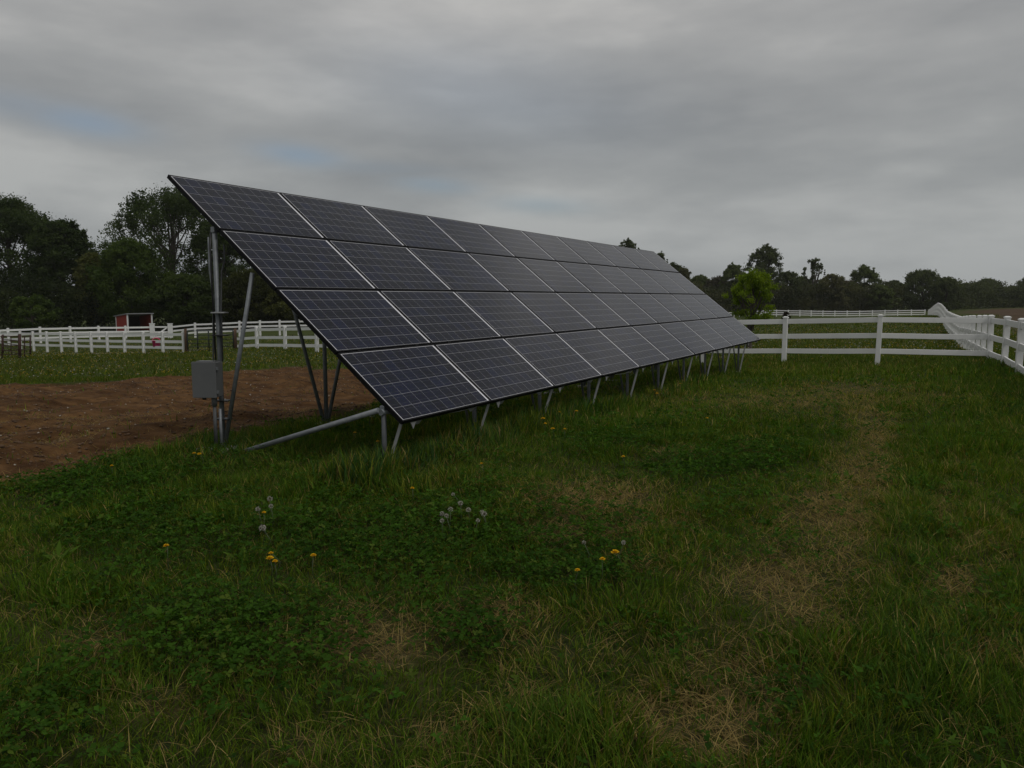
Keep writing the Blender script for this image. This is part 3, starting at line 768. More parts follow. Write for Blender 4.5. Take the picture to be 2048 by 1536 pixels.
# back row
xs = [-45, 16, 79.5, 139.6, 196.6, 250.3, 304]; yt = [659, 656.5, 654, 652.8, 652, 651.8, 651]; yb = [688, 686, 681, 678.5, 677, 676, 676]; dY = [67, 68.5, 70.5, 72, 75, 77, 79]
tops = [at(a, b, d) for a, b, d in zip(xs, yt, dY)]; bas = [at(a, b, d).z - .1 for a, b, d in zip(xs, yb, dY)]
fence('farther white fence row left of the small white paddock gate', tops, bas, near=False, rail_off=(.09, .50, .90), rh=.17, s=.17)
xs = [340, 389.6, 434, 478.4, 519.6, 559, 597, 634, 670, 706]; yt = [651, 645.8, 644, 642, 641, 640.2, 639.6, 639, 638.6, 638]; dY = [80, 80, 80, 80, 80, 80, 80, 80, 80, 80]
tops = [at(a, b, d) for a, b, d in zip(xs, yt, dY)]
fence('farther white fence row right of the small white paddock gate, rising to the right', tops, [t.z - 1.5 for t in tops], near=False, rail_off=(.09, .50, .90), rh=.17, s=.17)
# white paddock gate
a, b = at(304, 650, 78.8), at(340, 650, 79.8)
gt = empty('paddock_gate', (a.x, a.y, a.z - 1.4)); tag(gt, 'small white paddock gate with a diagonal brace in the farther fence row', 'gate')
L = Vector(gt.location)
for p in (a, b):
    m = MB(); m.box(p - L - V3((0, 0, .62)), (.42, .24, 1.5)); m.build('gate_post', M_WHITE, gt, False)
    m = MB(); m.box(p - L + V3((0, 0, .14)), (.5, .3, .06)); m.build('cap', M_WHITE, gt, False)
for dz in (.2, .72, 1.2):
    m = MB(); m.bar(a - L - V3((0, 0, dz)) + V3((.25, 0, 0)), b - L - V3((0, 0, dz)) - V3((.25, 0, 0)), .05, .14); m.build('rail', M_WHITE, gt)
m = MB(); m.bar(a - L - V3((-.3, 0, 1.1)), b - L - V3((.3, 0, .25)), .06, .13); m.build('diagonal_brace', M_WHITE, gt)

# dark tube gate between two timber posts
a, b = at(370.5, 657, 53.3), at(470, 657, 49.6)
for p, pyb, lab in ((a, 707, 'brown timber gate post at the left end of the dark tube gate'), (b, 702, 'brown timber gate post at the right end of the dark tube gate')):
    m = MB(); gz = at(370.5, pyb, p.y).z; hh = p.z - gz; m.tube([(0, 0, -.2), (0, 0, hh * .6), (.01, 0, hh)], [.11, .10, .09], 10)
    o = m.build('timber_post', M_WOOD, None, True); o.location = (p.x, p.y, gz); tag(o, lab, 'gate post', 'timber gate posts')
gt = empty('tube_gate', (a.x, a.y, at(380, 702, a.y).z)); tag(gt, 'dark tubular metal farm gate between two brown timber posts', 'gate')
L = Vector(gt.location)
d = (b - a); d.z = 0; base = a.copy()
z_ = lambda py, t: at(400, py, a.y + (b.y - a.y) * t).z
for py in (662, 671, 679.5, 687, 694, 700):
    m = MB(); m.tube([a + d * .04 + V3((0, 0, z_(py, .04) - a.z)) - L, a + d * .96 + V3((0, 0, z_(py - 1.5, .96) - a.z)) - L], .028, 6); m.build('rail', M_STEEL if py == 662 else M_DGREEN, gt, True)
for t in (.04, .25, .48, .71, .96):
    m = MB(); m.tube([a + d * t + V3((0, 0, z_(661, t) - a.z)) - L, a + d * t + V3((0, 0, z_(702, t) - a.z)) - L], .045, 6); m.build('upright', M_DGREEN, gt, True)

# rusty corral panels at the left edge
def corral(pts, label):
    root = empty('corral_panel', pts[0][1]); tag(root, label, 'corral panel', 'rusty corral panels'); L = Vector(root.location)
    for t, b, r in pts:
        m = MB(); m.tube([b - L - V3((0, 0, .1)), t - L], r, 8); m.build('upright', M_RUST, root, True)
    t0, b0, _ = pts[0]; t1, b1, _ = pts[-1]
    for k in (.08, .28, .48, .68, .86):
        m = MB(); m.tube([t0.lerp(b0, k) - L, t1.lerp(b1, k) - L], .022, 6); m.build('rail', M_RUST, root, True)
corral([(at(39.5, 668, 43), at(39.5, 716, 43), .075), (at(49, 673, 45), at(49, 713, 45), .03), (at(60.5, 670, 47), at(60.5, 710, 47), .045)], 'rusty corral panel right of the thick brown pipe post at the left edge')
corral([(at(37.5, 669, 43), at(37.5, 714, 43), .03), (at(22, 673, 45.5), at(22, 708, 45.5), .025), (at(6, 669, 48), at(6, 703, 48), .045)], 'rusty corral panel behind the thick brown pipe post at the left edge')
corral([(at(37, 669, 43), at(37, 715, 43), .03), (at(4, 670, 42), at(4, 716, 42), .03), (at(-60, 668, 41), at(-60, 718, 41), .04)], 'rusty corral panel running out of the picture at the left edge')

# pink bucket
p = at(313, 693, 55.5)
bk = empty('bucket', p); tag(bk, 'bright pink plastic feed bucket by the left white fence', 'bucket')
m = MB(); m.tube([(0, 0, 0), (0, 0, .42), (0, 0, .43)], [.23, .29, .31], 18); m.build('pail', M_PINK, bk, True)
m = MB(); m.tube([(.28 * math.cos(t) - .0, .0, .42 + .2 * math.sin(t)) for t in np.linspace(0, math.pi, 9)], .03, 6); m.build('handle', M_PINK, bk, True)

# red run-in shed
sh0 = at(256, 655, 95); sz = -4.35 + H
shed = empty('run_in_shed', (sh0.x, sh0.y, sz), 0); tag(shed, 'small red run-in shed with grey roof and open dark front below the trees', 'shed')
fdir = V3((.66, .75, 0)).normalized(); bdir = V3((-.75, .66, 0)).normalized()   # along the open front, along the red side
hF = at(256, 629, 95).z - sz; hB = hF - .32; Wd, Dp = 2.95, 3.4
def wallq(p0, p1, h0, h1, name, mat, t=.08):
    nrm = V3((p1.y - p0.y, -(p1.x - p0.x), 0)).normalized() * t
    m = MB(); m.add([p0, p1, p1 + V3((0, 0, h1)), p0 + V3((0, 0, h0)), p0 - nrm, p1 - nrm, p1 - nrm + V3((0, 0, h1)), p0 - nrm + V3((0, 0, h0))],
                    [(0, 1, 2, 3), (7, 6, 5, 4), (0, 4, 5, 1), (1, 5, 6, 2), (2, 6, 7, 3), (3, 7, 4, 0)])
    return m.build(name, mat, shed)
O0 = V3((0, 0, 0)); A1 = fdir * Wd; B0 = bdir * Dp; B1 = A1 + B0
wallq(B0, O0, hB, hF, 'side_wall', M_RED); wallq(A1, B1, hF, hB, 'side_wall', M_RED); wallq(B1, B0, hB, hB, 'rear_wall', M_DIM)
for q, h in ((O0, hF), (A1, hF)):
    m = MB(); m.bar(q - V3((0, 0, .1)), q + V3((0, 0, h)), .14, .14, (0, 1, 0)); m.build('trim_post', M_WHITE, shed)
m = MB(); m.bar(B0 - V3((0, 0, .1)), B0 + V3((0, 0, hB)), .1, .1, (0, 1, 0)); m.build('trim_post', M_WHITE, shed)
m = MB(); ov = .2; e = fdir * ov; f_ = bdir * ov
tp_ = [O0 - e - f_ + V3((0, 0, hF + .03)), A1 + e - f_ + V3((0, 0, hF + .03)), B1 + e + f_ + V3((0, 0, hB)), B0 - e + f_ + V3((0, 0, hB))]
m.add(tp_ + [q + V3((0, 0, .12)) for q in tp_], [(3, 2, 1, 0), (4, 5, 6, 7), (0, 1, 5, 4), (1, 2, 6, 5), (2, 3, 7, 6), (3, 0, 4, 7)]); m.build('roof', M_ROOF, shed)

# ------------------------------------------------------------------ trees
def cards(pos, size, cols, flat=.0):
    n = len(pos)
    a = RNG.normal(0, 1, (n, 3)); a /= np.linalg.norm(a, axis=1)[:, None]
    b = RNG.normal(0, 1, (n, 3)); b -= a * (a * b).sum(1)[:, None]; b /= np.linalg.norm(b, axis=1)[:, None]
    s = size[:, None]
    V = np.stack([pos - a * s * .5, pos + b * s * .32, pos + a * s * .5, pos - b * s * .32], 1).reshape(-1, 3)
    return V, np.arange(n * 4).reshape(n, 4), np.repeat(cols, 4, 0)

def tree_meshes(H_, W_, base=.18, ncl=60, per=120, card=.3, c1=(.02, .035, .01), c2=(.045, .065, .015), ragged=.5, limbs=14, clr=.12, peak=.55, bare=0.0, seed=0):
    r = np.random.default_rng(seed)
    cl = []
    while len(cl) < ncl:
        t = r.random() ** .9
        prof = math.sin(math.pi * min(1, (t * .93 + .06)) ** (math.log(.5) / math.log(peak))) ** .55
        a = r.uniform(0, 6.283); rad = (r.random() ** .45) * prof * W_ / 2 * r.uniform(.8, 1 + .2 * ragged)
        zz = H_ * (base + (1 - base) * (t * .94))
        cl.append((rad * math.cos(a), rad * math.sin(a), zz))
    # upright shoots that make the skyline uneven
    ns = int(ncl * ragged * .35)
    for k in range(ns):
        a = r.uniform(0, 6.283); rad = r.random() ** .5 * W_ * .36
        zz = H_ * (1 - .30 * (rad / (W_ * .5)) ** 2) * r.uniform(.84, 1.0)
        for j in range(3): cl.append((rad * math.cos(a), rad * math.sin(a), zz - j * H_ * .035))
    cl = np.array(cl); nc = len(cl)
    sz = r.uniform(.6, 1.25, nc) * clr * min(W_, H_) * .5; sz[ncl:] *= .42
    cnt = np.maximum((per * (sz / sz.mean()) ** 1.5), 8).astype(int)
    ci = np.repeat(np.arange(nc), cnt)
    g = r.normal(0, 1, (len(ci), 3)) * np.array([1, 1, .8]); pos = cl[ci] + g * sz[ci][:, None] * .62
    ct = r.random(nc)
    tcol = np.clip(ct[ci] * .7 + r.random(len(ci)) * .4 - .05, 0, 1)
    cols = np.array(c1)[None] * (1 - tcol[:, None]) + np.array(c2)[None] * tcol[:, None]
    V, Q, C = cards(pos, card * r.uniform(.6, 1.3, len(pos)), cols)
    crown = np_mesh('crown', V, [Q], M_LEAF, C)
    m = MB(); tr = H_ * .017 + .03
    pts = [(0, 0, -.3), (r.normal(0, .01) * H_, r.normal(0, .01) * H_, H_ * .3), (r.normal(0, .02) * H_, r.normal(0, .02) * H_, H_ * .6), (r.normal(0, .02) * H_, 0, H_ * .9)]
    m.tube(pts, [tr * 1.3, tr, tr * .6, tr * .15], 8)
    for k in r.permutation(nc)[:limbs]:
        e = Vector(cl[k]); z0 = max(H_ * base * .6, e.z * r.uniform(.35, .7)); t = z0 / (H_ * .9)
        s = Vector((0, 0, z0)); mid = s.lerp(e, .5) + Vector((0, 0, -.03 * H_))
        m.tube([s, mid, e], [tr * .5 * (1 - t * .5), tr * .3, tr * .08], 5, False)
    return crown, m.mesh('trunk', M_BARK)

def plant(meshes, x, y, z, label, sc=1.0, rz=0.0, name='tree', cat='tree', group=None, sxy=None):
    t = empty(name, (x, y, z), rz); tag(t, label, cat, group)
    t.scale = (sxy or sc, sxy or sc, sc)
    link(bpy.data.objects.new('trunk', meshes[1]), t); link(bpy.data.objects.new('crown', meshes[0]), t)
    return t

DK = dict(c1=(.020, .038, .010), c2=(.055, .082, .020))
MD = dict(c1=(.026, .046, .010), c2=(.060, .088, .018))
DR = dict(c1=(.048, .064, .028), c2=(.095, .118, .050)); MR = dict(c1=(.060, .084, .028), c2=(.110, .140, .048)); OR = dict(c1=(.075, .078, .036), c2=(.125, .125, .060))  # right wood: distance haze put into the leaf colours, greyer and lighter
LT = dict(c1=(.032, .060, .009), c2=(.072, .108, .017))
OL = dict(c1=(.050, .058, .014), c2=(.105, .115, .028))
def put(px, ytop, wpx, Y, zb, label, kw, group, name='tree', **k2):
    b = at(px, 600, Y); ztop = at(px, ytop, Y).z; zb = zb + H
    H_ = ztop - zb; W_ = wpx / F * Y
    k = dict(kw); k.update(k2); k.setdefault('seed', int(px) + 3000)
    return plant(tree_meshes(H_, W_, **k), b.x, b.y, zb, label, 1.0, random.random() * 6, name, 'tree' if name == 'tree' else 'shrub', group)
GL = 'trees behind the left paddock'; GR = 'trees of the wood on the right'
big = dict(ncl=270, per=110, card=.30, ragged=.9, clr=.14)
put(-150, 400, 230, 118, -4.6, 'dark tree at the very left edge, mostly outside the picture', {**DK, **big}, GL)
put(25, 388, 190, 116, -4.5, 'large dark tree with a ragged top at the left edge', {**DK, **big}, GL, base=.05)
put(128, 432, 130, 112, -4.5, 'dark rounded tree stepping down from the big left-edge tree', {**DK, **big}, GL, base=.04)
put(186, 500, 60, 108, -4.4, 'thin greyish tree in the dip between the two tall left tree groups', {**OL, **big}, GL, base=.05, per=50, clr=.16)
put(345, 372, 250, 118, -4.5, 'tallest tree on the left with an open ragged crown, behind the electrical post', {**DK, **big}, GL, base=.10, ncl=210, per=95, ragged=1.1, clr=.11, limbs=30, peak=.5)
put(440, 440, 130, 116, -4.4, 'dark open tree whose sky gaps show between the post and the array edge', {**DK, **big}, GL, base=.06, per=70, ragged=1.0, clr=.11, limbs=24)
put(262, 478, 130, 104, -4.4, 'mid green bushy tree in front of the tallest left tree, above the red shed', {**LT, **big}, GL, base=.06)
put(372, 548, 130, 102, -4.3, 'low green tree right of the red shed', {**MD, **big}, GL, base=.04)
put(498, 540, 110, 103, -4.3, 'olive green bushy tree seen under the near corner of the array', {**LT, **big}, GL, base=.05, c1=(.026, .032, .008), c2=(.052, .062, .014))
put(575, 570, 120, 104, -4.2, 'olive green small tree just left of the array edge above the far fence', {**OL, **big}, GL, base=.03)
put(60, 590, 90, 97, -4.3, 'light green round bush in front of the dark left-edge trees', {**LT, **big}, GL, name='bush', base=.0, ncl=50)
for i, (px, yt_, w) in enumerate(((680, 470, 190), (820, 480, 180), (960, 500, 170), (1090, 515, 160))):
    put(px, yt_, w, 150, -4.3, ['tree hidden behind the first array columns', 'tree hidden behind the third array column', 'tree hidden behind the fourth array column', 'tree hidden behind the middle of the array'][i], {**DK, **big}, 'trees hidden by the array', per=60, card=.5)
far = dict(ncl=130, per=50, card=.42, ragged=1.3, clr=.13)
R = [
    (1254, 474, 62, DR, 'twin pointed tree tops poking above the array ridge', dict(ragged=1.0, base=.3, per=40, clr=.1)),
    (1318, 500, 44, DR, 'dark tree top just beyond the top far corner of the array', dict(ragged=.9, per=50)),
    (1345, 520, 60, DR, 'open leaning tree top beside the far slope of the array', dict(ragged=.9, per=45, clr=.1)),
    (1366, 532, 34, OR, 'pale olive tree top next to the array slope, right of the open leaning one', dict(per=40)),
    (1398, 550, 60, MR, 'low green tree at the left end of the right wood', {}),
    (1436, 552, 60, OR, 'greyish half bare tree left of the narrow upright tree', dict(per=24, c1=(.05, .045, .035), c2=(.08, .075, .055), limbs=30)),
    (1465, 526, 52, MR, 'narrow upright mid green tree left of the bright young tree', dict(base=.02)),
    (1494, 545, 34, DR, 'thin dark tree between the upright tree and the tallest tree', dict(per=40, ragged=.9)),
    (1528, 487, 62, DR, 'tallest dark tree of the right wood, behind the bright young tree', dict(base=.06, clr=.15, ncl=150, per=60, peak=.7)),
    (1572, 540, 60, DR, 'dark tree right of the tallest tree', dict(ragged=.9)),
    (1600, 552, 60, MR, 'mid green tree left of the open topped poplar', {}),
    (1626, 512, 58, DR, 'open topped poplar with separate leafy shoots', dict(ragged=1.0, per=42, ncl=50, clr=.10, limbs=30)),
    (1664, 547, 60, OR, 'brownish tree right of the open topped poplar', {}),
    (1696, 560, 60, OR, 'low rusty brown tree in the middle of the right wood', dict(c1=(.06, .048, .028), c2=(.10, .078, .045))),
    (1727, 529, 62, MR, 'round topped tree with pale edges above the middle post of the near fence', dict(ragged=.8, per=60)),
    (1760, 572, 60, MR, 'low green tree left of the small dome shaped tree', {}),
    (1785, 560, 44, DR, 'small dome shaped tree left of the broad round tree', {}),
    (1846, 538, 92, DR, 'broad round dark tree above the hump of the fence', dict(base=.02)),
    (1892, 553, 60, DR, 'dark tree leaning on the right side of the broad round tree', dict(base=.02)),
    (1938, 566, 60, DR, 'low dark tree beyond the ploughed field, left one of the pair', {}),
    (1972, 557, 56, DR, 'low dark tree beyond the ploughed field, taller one of the pair', {}),
    (2020, 571, 80, DR, 'flat topped low tree at the right edge of the wood', dict(base=0)),
    (2062, 548, 60, DR, 'tree cut off by the right edge of the picture', dict(ragged=.9)),
]
for i, (px, yt_, w, kw, lab, ex) in enumerate(R):
    Yd = 200 + (i * 37 % 22) if px < 1900 else 262
    zb = -4.35 if px < 1900 else -3.3
    put(px, yt_, w, Yd, zb, lab, {**far, **kw, **{'base': .1}, **ex}, GR)
# bright young maple behind the near fence
b = at(1503, 600, 34); zb = hz1(b.x, b.y); ht = at(1503, 538, 34).z - zb
plant(tree_meshes(ht, 2.1, base=.36, ncl=72, per=66, card=.085, c1=(.065, .12, .006), c2=(.19, .265, .014), ragged=1.3, limbs=26, clr=.17, peak=.5, seed=12), b.x, b.y, zb,
      'bright yellow green young tree standing alone behind the near white fence', 1.0, .5, 'young_tree', 'tree')
# dark clump above the second fence post
b = at(1574, 600, 60); zb = hz1(b.x, b.y); ht = at(1574, 621, 60).z - zb
plant(tree_meshes(ht, .62, base=.0, ncl=30, per=90, card=.09, c1=(.014, .010, .006), c2=(.03, .02, .012), ragged=.3, limbs=10, clr=.3, seed=9), b.x, b.y, zb,
      'small dark brown bush showing above the left visible post of the near fence', 1.0, 0, 'bush', 'bush')

# thickets that close the foot of the woods: reads as one mass
def thicket(name, label, path, hfun, n, card, c1, c2, depth):
    path = np.array(path, float); seg = np.hypot(*np.diff(path, axis=0)[:, :2].T); cum = np.concatenate([[0], np.cumsum(seg)])
    s = RNG.uniform(0, cum[-1], n); x = np.interp(s, cum, path[:, 0]); y = np.interp(s, cum, path[:, 1]); zb = np.interp(s, cum, path[:, 2]) + H
    y = y + RNG.uniform(-.5, .5, n) * depth
    hh = hfun * (.55 + .75 * fbm(s * .22, y * .15, 91, 4))
    u = RNG.random(n) ** .8; top = 1 - .5 * (np.abs(fbm(s * .9, y * .4, 95) - .5))
    z = zb + hh * u * top
    cv = fbm(s * .35, z * .5, 97)
    t = np.clip((cv - .35) * 2.2 + RNG.normal(0, .2, n), 0, 1)[:, None]
    C = np.array(c1)[None] * (1 - t) + np.array(c2)[None] * t
    V, Q, C = cards(np.stack([x, y, z], 1), card * RNG.uniform(.6, 1.3, n), C)
    tag(link(bpy.data.objects.new(name, np_mesh(name, V, [Q], M_LEAF, C))), label, 'thicket', kind='stuff')
thicket('thicket', 'dark undergrowth closing the foot of the wood behind the left paddock',
        [(-115, 105, -4.6), (-60, 108, -4.5), (-25, 110, -4.3), (0, 125, -4.3), (20, 160, -4.3)], 7.5, 90000, .38, (.014, .024, .007), (.045, .062, .015), 9)
thicket('thicket', 'dark undergrowth closing the foot of the wood beyond the far white fence',
        [(20, 168, -4.4), (50, 200, -4.4), (80, 206, -4.4), (104, 212, -4.3)], 8.5, 60000, .5, (.036, .044, .020), (.095, .098, .044), 12)
thicket('thicket', 'dark hedge closing the far side of the ploughed field',
        [(100, 214, -4.3), (125, 228, -3.6), (165, 262, -3.25), (210, 280, -3.2), (300, 300, -3.2)], 8.5, 40000, .7, (.032, .042, .018), (.075, .092, .036), 14)

# ------------------------------------------------------------------ dandelions
def dandelion(white, h, s, seed):
    r = np.random.default_rng(seed); m = MB()
    m.tube([(0, 0, -.01), (.1 * h * r.normal(), .1 * h * r.normal(), h * .6), (0, 0, h)], [.0028, .0024, .0022], 6)
    stem = m
    if not white:
        P, A, T, Ln = [], [], [], []
        for lay, (k, ln, tl) in enumerate(((22, 1.0, .12), (18, .78, .45), (12, .5, .9))):
            for i in range(k):
                P.append((0, 0, h + .002 * lay)); A.append(i / k * 6.283 + .2 * lay + r.normal(0, .05)); T.append(tl + r.normal(0, .08)); Ln.append(s / 2 * ln)
        P = np.array(P); Ln = np.array(Ln)
        c = np.tile(np.array([[.72, .44, .014]]), (len(P), 1)) * r.uniform(.8, 1.15, (len(P), 1))
        V, q, T2, C = leaves(P, Ln, Ln * .42, np.array(A), np.array(T), c, .05)
        head = np_mesh('flower_head', V, [T2], M_PETAL, C)
    else:
        s = s * .8; n = 130; d = r.normal(0, 1, (n, 3)); d /= np.linalg.norm(d, axis=1)[:, None]
        d = d[d[:, 2] > -.75]; n = len(d)
        P = np.array([0, 0, h]) + d * s * .5 * r.uniform(.75, 1.0, (n, 1))
        V, Q, C = cards(P, np.full(n, s * .2), np.tile(np.array([[.42, .40, .35]]), (n, 1)) * r.uniform(.7, 1.1, (n, 1)))
        V2, Q2, C2 = cards(np.array([0, 0, h]) + r.normal(0, s * .08, (40, 3)), np.full(40, s * .2), np.tile(np.array([[.12, .09, .06]]), (40, 1)))
        head = np_mesh('seed_head', np.concatenate([V, V2]), [np.concatenate([Q, Q2 + len(V)])], M_PETAL, np.concatenate([C, C2]))
    return stem, head
YD = [(335, 1097, .042, 'yellow dandelion alone on the far left of the near lawn'),
      (540, 1120, .050, 'largest yellow dandelion of the three close together in the left foreground'),
      (549, 1128, .036, 'lowest and rightmost yellow dandelion of the three close together in the left foreground'),
      (543, 1109, .034, 'topmost yellow dandelion of the three close together in the left foreground'),
      (627, 1116, .040, 'tilted yellow dandelion just right of the cluster of three in the left foreground'),
      (528, 1029, .034, 'small yellow dandelion between the white seed heads on the left'),
      (1232, 1111, .056, 'largest yellow dandelion, right of centre in the near lawn'),
      (1204, 1127, .038, 'smaller yellow dandelion just left of and below the largest one'),
      (1157, 1148, .036, 'yellow dandelion seen side on, lower left of the largest one'),
      (825, 978, .040, 'yellow dandelion in mid lawn below the low near corner of the array'),
      (964, 928, .036, 'small yellow dandelion in mid lawn left of the array centre line'),
      (755, 885, .050, 'yellow dandelion beside the nearest front post of the array'),
      (1246, 912, .045, 'yellow dandelion alone in the grass right of the shaded strip'),
      (1105, 858, .060, 'brightest yellow dandelion of the group below the third front post'),
      (1130, 860, .045, 'yellow dandelion just right of the brightest one below the third front post'),
      (1086, 838, .060, 'yellow dandelion left in the group under the array edge, upper one of the pair'),
      (1090, 847, .045, 'yellow dandelion left in the group under the array edge, lower one of the pair'),
      (1120, 824, .045, 'yellow dandelion in the shade under the third array column'),
      (1153, 822, .055, 'yellow dandelion in the shade between the second and third front posts'),
      (1310, 779, .055, 'yellow dandelion at the edge of the array shade, farther one of two'),
      (1314, 786, .065, 'yellow dandelion at the edge of the array shade, nearer one of two'),
      (1361, 767, .055, 'farthest yellow dandelion, in front of the far array posts'),
      (400, 908, .050, 'yellow dandelion at the foot of the electrical box post, right one of two'),
      (388, 907, .045, 'yellow dandelion at the foot of the electrical box post, left one of two'),
      (710, 866, .045, 'yellow dandelion under the lying steel pipe'),
      (224, 931, .036, 'small yellow dandelion on the edge of the bare soil at the left'),
      (1414, 838, .045, 'faint yellow dandelion alone on the right side of the lawn')]
WD = [(540, 1003, .048, 'white seed head standing highest in the left cluster'),
      (516, 1022, .044, 'white seed head at the left side of the left cluster'),
      (542, 1017, .040, 'small white seed head just below the highest one in the left cluster'),
      (525, 1058, .058, 'largest white seed head, alone below the left cluster'),
      (884, 1026, .040, 'leftmost faint white seed head of the middle cluster'),
      (893, 1030, .040, 'white seed head second from the left in the middle cluster'),
      (901, 1017, .046, 'white seed head at the upper left of the middle cluster'),
      (921, 1005, .046, 'topmost bright white seed head of the middle cluster'),
      (937, 1017, .046, 'white seed head in the centre of the middle cluster'),
      (884, 1039, .038, 'lowest white seed head at the left of the middle cluster'),
      (968, 1026, .048, 'rightmost white seed head of the middle cluster'),
      (964, 1022, .036, 'white seed head touching the rightmost one of the middle cluster'),
      (956, 1038, .036, 'small white seed head below the rightmost pair of the middle cluster'),
      (906, 989, .034, 'faint seed head standing above the middle cluster'),
      (1247, 1092, .034, 'small pale seed head above the largest yellow dandelion'),
      (1168, 1088, .030, 'small pale seed head in the dry patch left of the largest yellow dandelion')]
for white, L_, grp in ((False, YD, 'yellow dandelions in the lawn'), (True, WD, 'white dandelion seed heads in the lawn')):
    for i, (px, py, s, lab) in enumerate(L_):
        h = (.18 if white else .15) + .03 * random.random()
        # find the foot so that the head, h above it, is where the photograph shows it
        gp_ = ground_px(px, py, lambda a, b: hz0(a, b) + h)
        x, y = gp_[0], gp_[1]; z = hz1(x, y)
        t = empty('dandelion', (x, y, z), random.random() * 6); tag(t, lab, 'dandelion', grp)
        st, hd = dandelion(white, h, s, i)
        st.build('stem', M_GRASSSTEM if 'M_GRASSSTEM' in globals() else simple_mat('stem_green', (.04, .06, .02), (.06, .08, .03), 5, .6), t, True)
        globals()['M_GRASSSTEM'] = bpy.data.materials['stem_green']
        ho = link(bpy.data.objects.new('seed_head' if white else 'flower_head', hd), t)
        if not white:
            ho.rotation_euler = (random.gauss(0, .02), random.gauss(0, .02), 0)

# ------------------------------------------------------------------ thin haze over the far trees
m = MB(); m.box((0, 900, 7.0), (7600, 7600, 40)); hm, nt, out = new_mat('haze_air')
pv = nt.nodes.new('ShaderNodeVolumePrincipled'); pv.inputs['Color'].default_value = (.9, .91, .9, 1); pv.inputs['Density'].default_value = .00014
nt.links.new(pv.outputs[0], out.inputs['Volume'])
tag(m.build('haze', hm), 'faint grey haze in the air over the far trees', 'haze', kind='stuff')

# ------------------------------------------------------------------ sky, sun
SUN = Vector((.62, -.52, 1.15)).normalized()
w = bpy.data.worlds.new('World'); scene.world = w; w.use_nodes = True; nt = w.node_tree; nt.nodes.clear()
out = nt.nodes.new('ShaderNodeOutputWorld'); bg = nt.nodes.new('ShaderNodeBackground')
sky = nt.nodes.new('ShaderNodeTexSky'); sky.sky_type = 'NISHITA'; sky.sun_disc = False
sky.sun_elevation = math.asin(SUN.z); sky.sun_rotation = math.atan2(SUN.x, SUN.y)
sky.dust_density = 3.0
tc = nt.nodes.new('ShaderNodeTexCoord'); D = tc.outputs['Generated']
mp = nt.nodes.new('ShaderNodeMapping'); mp.inputs['Rotation'].default_value = (0, math.radians(-38), 0); mp.inputs['Scale'].default_value = (1.0, .8, 4.2); nt.links.new(D, mp.inputs[0])
n1 = noise(nt, mp.outputs[0], 1.15, 3, .45)
mp2 = nt.nodes.new('ShaderNodeMapping'); mp2.inputs['Rotation'].default_value = (0, math.radians(-48), 0); mp2.inputs['Scale'].default_value = (1.6, 1.2, 6.5); mp2.inputs['Location'].default_value = (3.1, .7, 1.3); nt.links.new(D, mp2.inputs[0])
n2 = noise(nt, mp2.outputs[0], 1.9, 5, .5)
mp3 = nt.nodes.new('ShaderNodeMapping'); mp3.inputs['Rotation'].default_value = (0, math.radians(-30), .6); mp3.inputs['Scale'].default_value = (1.5, 1.5, 4.0); mp3.inputs['Location'].default_value = (.4, 5.7, 2.3); nt.links.new(D, mp3.inputs[0])
n3 = noise(nt, mp3.outputs[0], 5.5, 7, .6)
f = mathn(nt, 'ADD', mathn(nt, 'ADD', mathn(nt, 'MULTIPLY', n1, .50), mathn(nt, 'MULTIPLY', n2, .40)), mathn(nt, 'MULTIPLY', n3, .10))
cloud = ramp(nt, f, [(.40, (.43, .44, .45)), (.49, (.545, .55, .55)), (.575, (.72, .715, .70))])
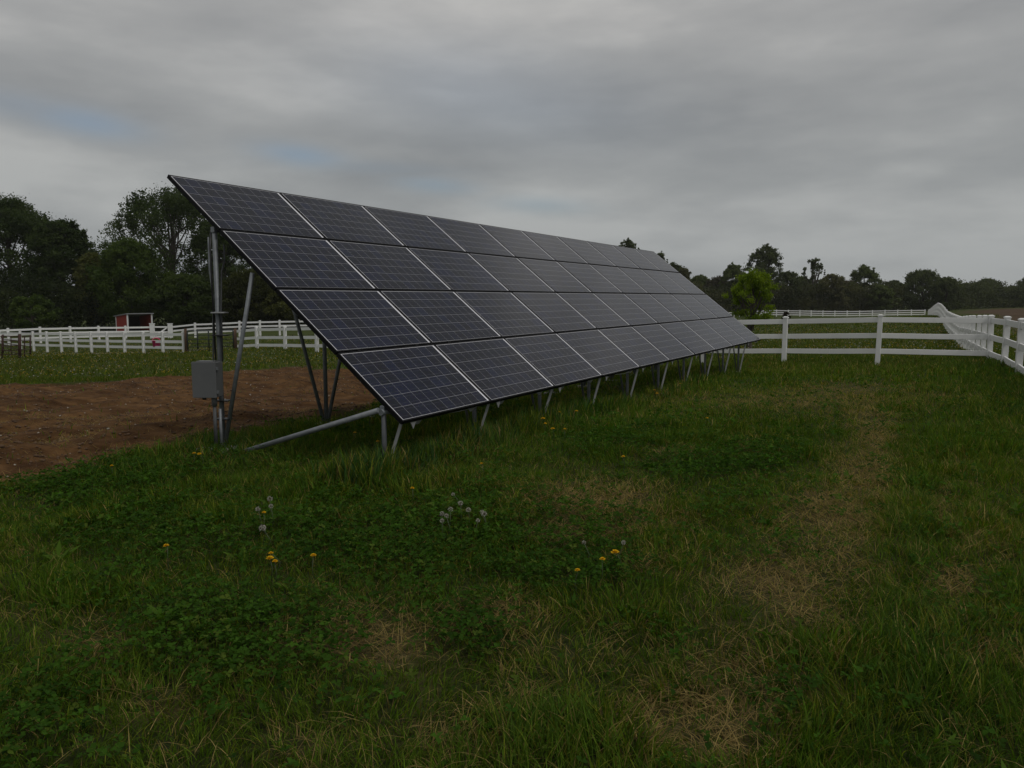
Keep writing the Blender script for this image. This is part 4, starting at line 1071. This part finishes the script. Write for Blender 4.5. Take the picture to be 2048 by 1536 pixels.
# blue gaps at fixed directions in the sky
gap = None
for (px, py, rx, ry, s) in ((170, 243, 60, 16, .7), (605, 312, 55, 14, .8), (870, 370, 55, 12, .6), (1085, 412, 70, 12, .55), (990, 195, 200, 60, .22), (60, 215, 70, 16, .35), (740, 335, 120, 10, .3)):
    v = at(px, py, 1.0) - Vector((0, 0, H)); v.normalize()
    ex = Vector((v.y, -v.x, 0)).normalized(); ez = ex.cross(v)
    def dot(vec):
        n_ = nt.nodes.new('ShaderNodeVectorMath'); n_.operation = 'DOT_PRODUCT'; n_.inputs[1].default_value = vec; nt.links.new(D, n_.inputs[0]); return n_.outputs['Value']
    a = mathn(nt, 'DIVIDE', dot(ex), rx / F); b = mathn(nt, 'DIVIDE', dot(ez), ry / F)
    b = mathn(nt, 'ADD', b, mathn(nt, 'MULTIPLY', a, .35))
    r2 = mathn(nt, 'ADD', mathn(nt, 'MULTIPLY', a, a), mathn(nt, 'MULTIPLY', b, b))
    g_ = mathn(nt, 'MULTIPLY', mathn(nt, 'EXPONENT', mathn(nt, 'MULTIPLY', r2, -.5)), s)
    g_ = mathn(nt, 'MULTIPLY', g_, mathn(nt, 'GREATER_THAN', dot(v), 0))
    gap = g_ if gap is None else mathn(nt, 'MAXIMUM', gap, g_)
gap = mathn(nt, 'MULTIPLY', gap, mathn(nt, 'MULTIPLY_ADD', n2, 1.6, .1))
sk = mix(nt, 1.0, sky.outputs[0], (.15, .15, .15), 'MULTIPLY')
c = mix(nt, gap, cloud, sk)
# the cloud layer thins and darkens towards the horizon
sp = nt.nodes.new('ShaderNodeSeparateXYZ'); nt.links.new(D, sp.inputs[0])
hzn = ramp(nt, sp.outputs[2], [(0, (.76, .80, .82)), (.14, (.86, .89, .90)), (.32, (1, 1, 1))])
c = mix(nt, 1.0, c, hzn, 'MULTIPLY')
c = mix(nt, 1.0, c, (10, 10, 10), 'MULTIPLY')
nt.links.new(c, bg.inputs[0]); bg.inputs[1].default_value = .10
nt.links.new(bg.outputs[0], out.inputs[0])

sl = bpy.data.lights.new('sun', 'SUN'); sl.energy = 1.5; sl.angle = math.radians(14); sl.color = (1, .965, .91)
so = link(bpy.data.objects.new('sun', sl)); so.rotation_euler = (-SUN).to_track_quat('-Z', 'Y').to_euler(); so.location = (0, 0, 30)

# ------------------------------------------------------------------ camera and output
cam = bpy.data.cameras.new('camera'); cam.sensor_width = 36; cam.lens = F / 2048 * 36; cam.clip_end = 6000; cam.clip_start = .05
co = link(bpy.data.objects.new('camera', cam)); co.location = (0, 0, H); co.rotation_euler = (math.pi / 2 - PITCH, 0, 0)
scene.camera = co
scene.view_settings.view_transform = 'Standard'; scene.view_settings.look = 'None'; scene.view_settings.gamma = 1; scene.view_settings.exposure = -.6
scene.cycles.max_bounces = 6; scene.cycles.transparent_max_bounces = 4
scene.render.film_transparent = False
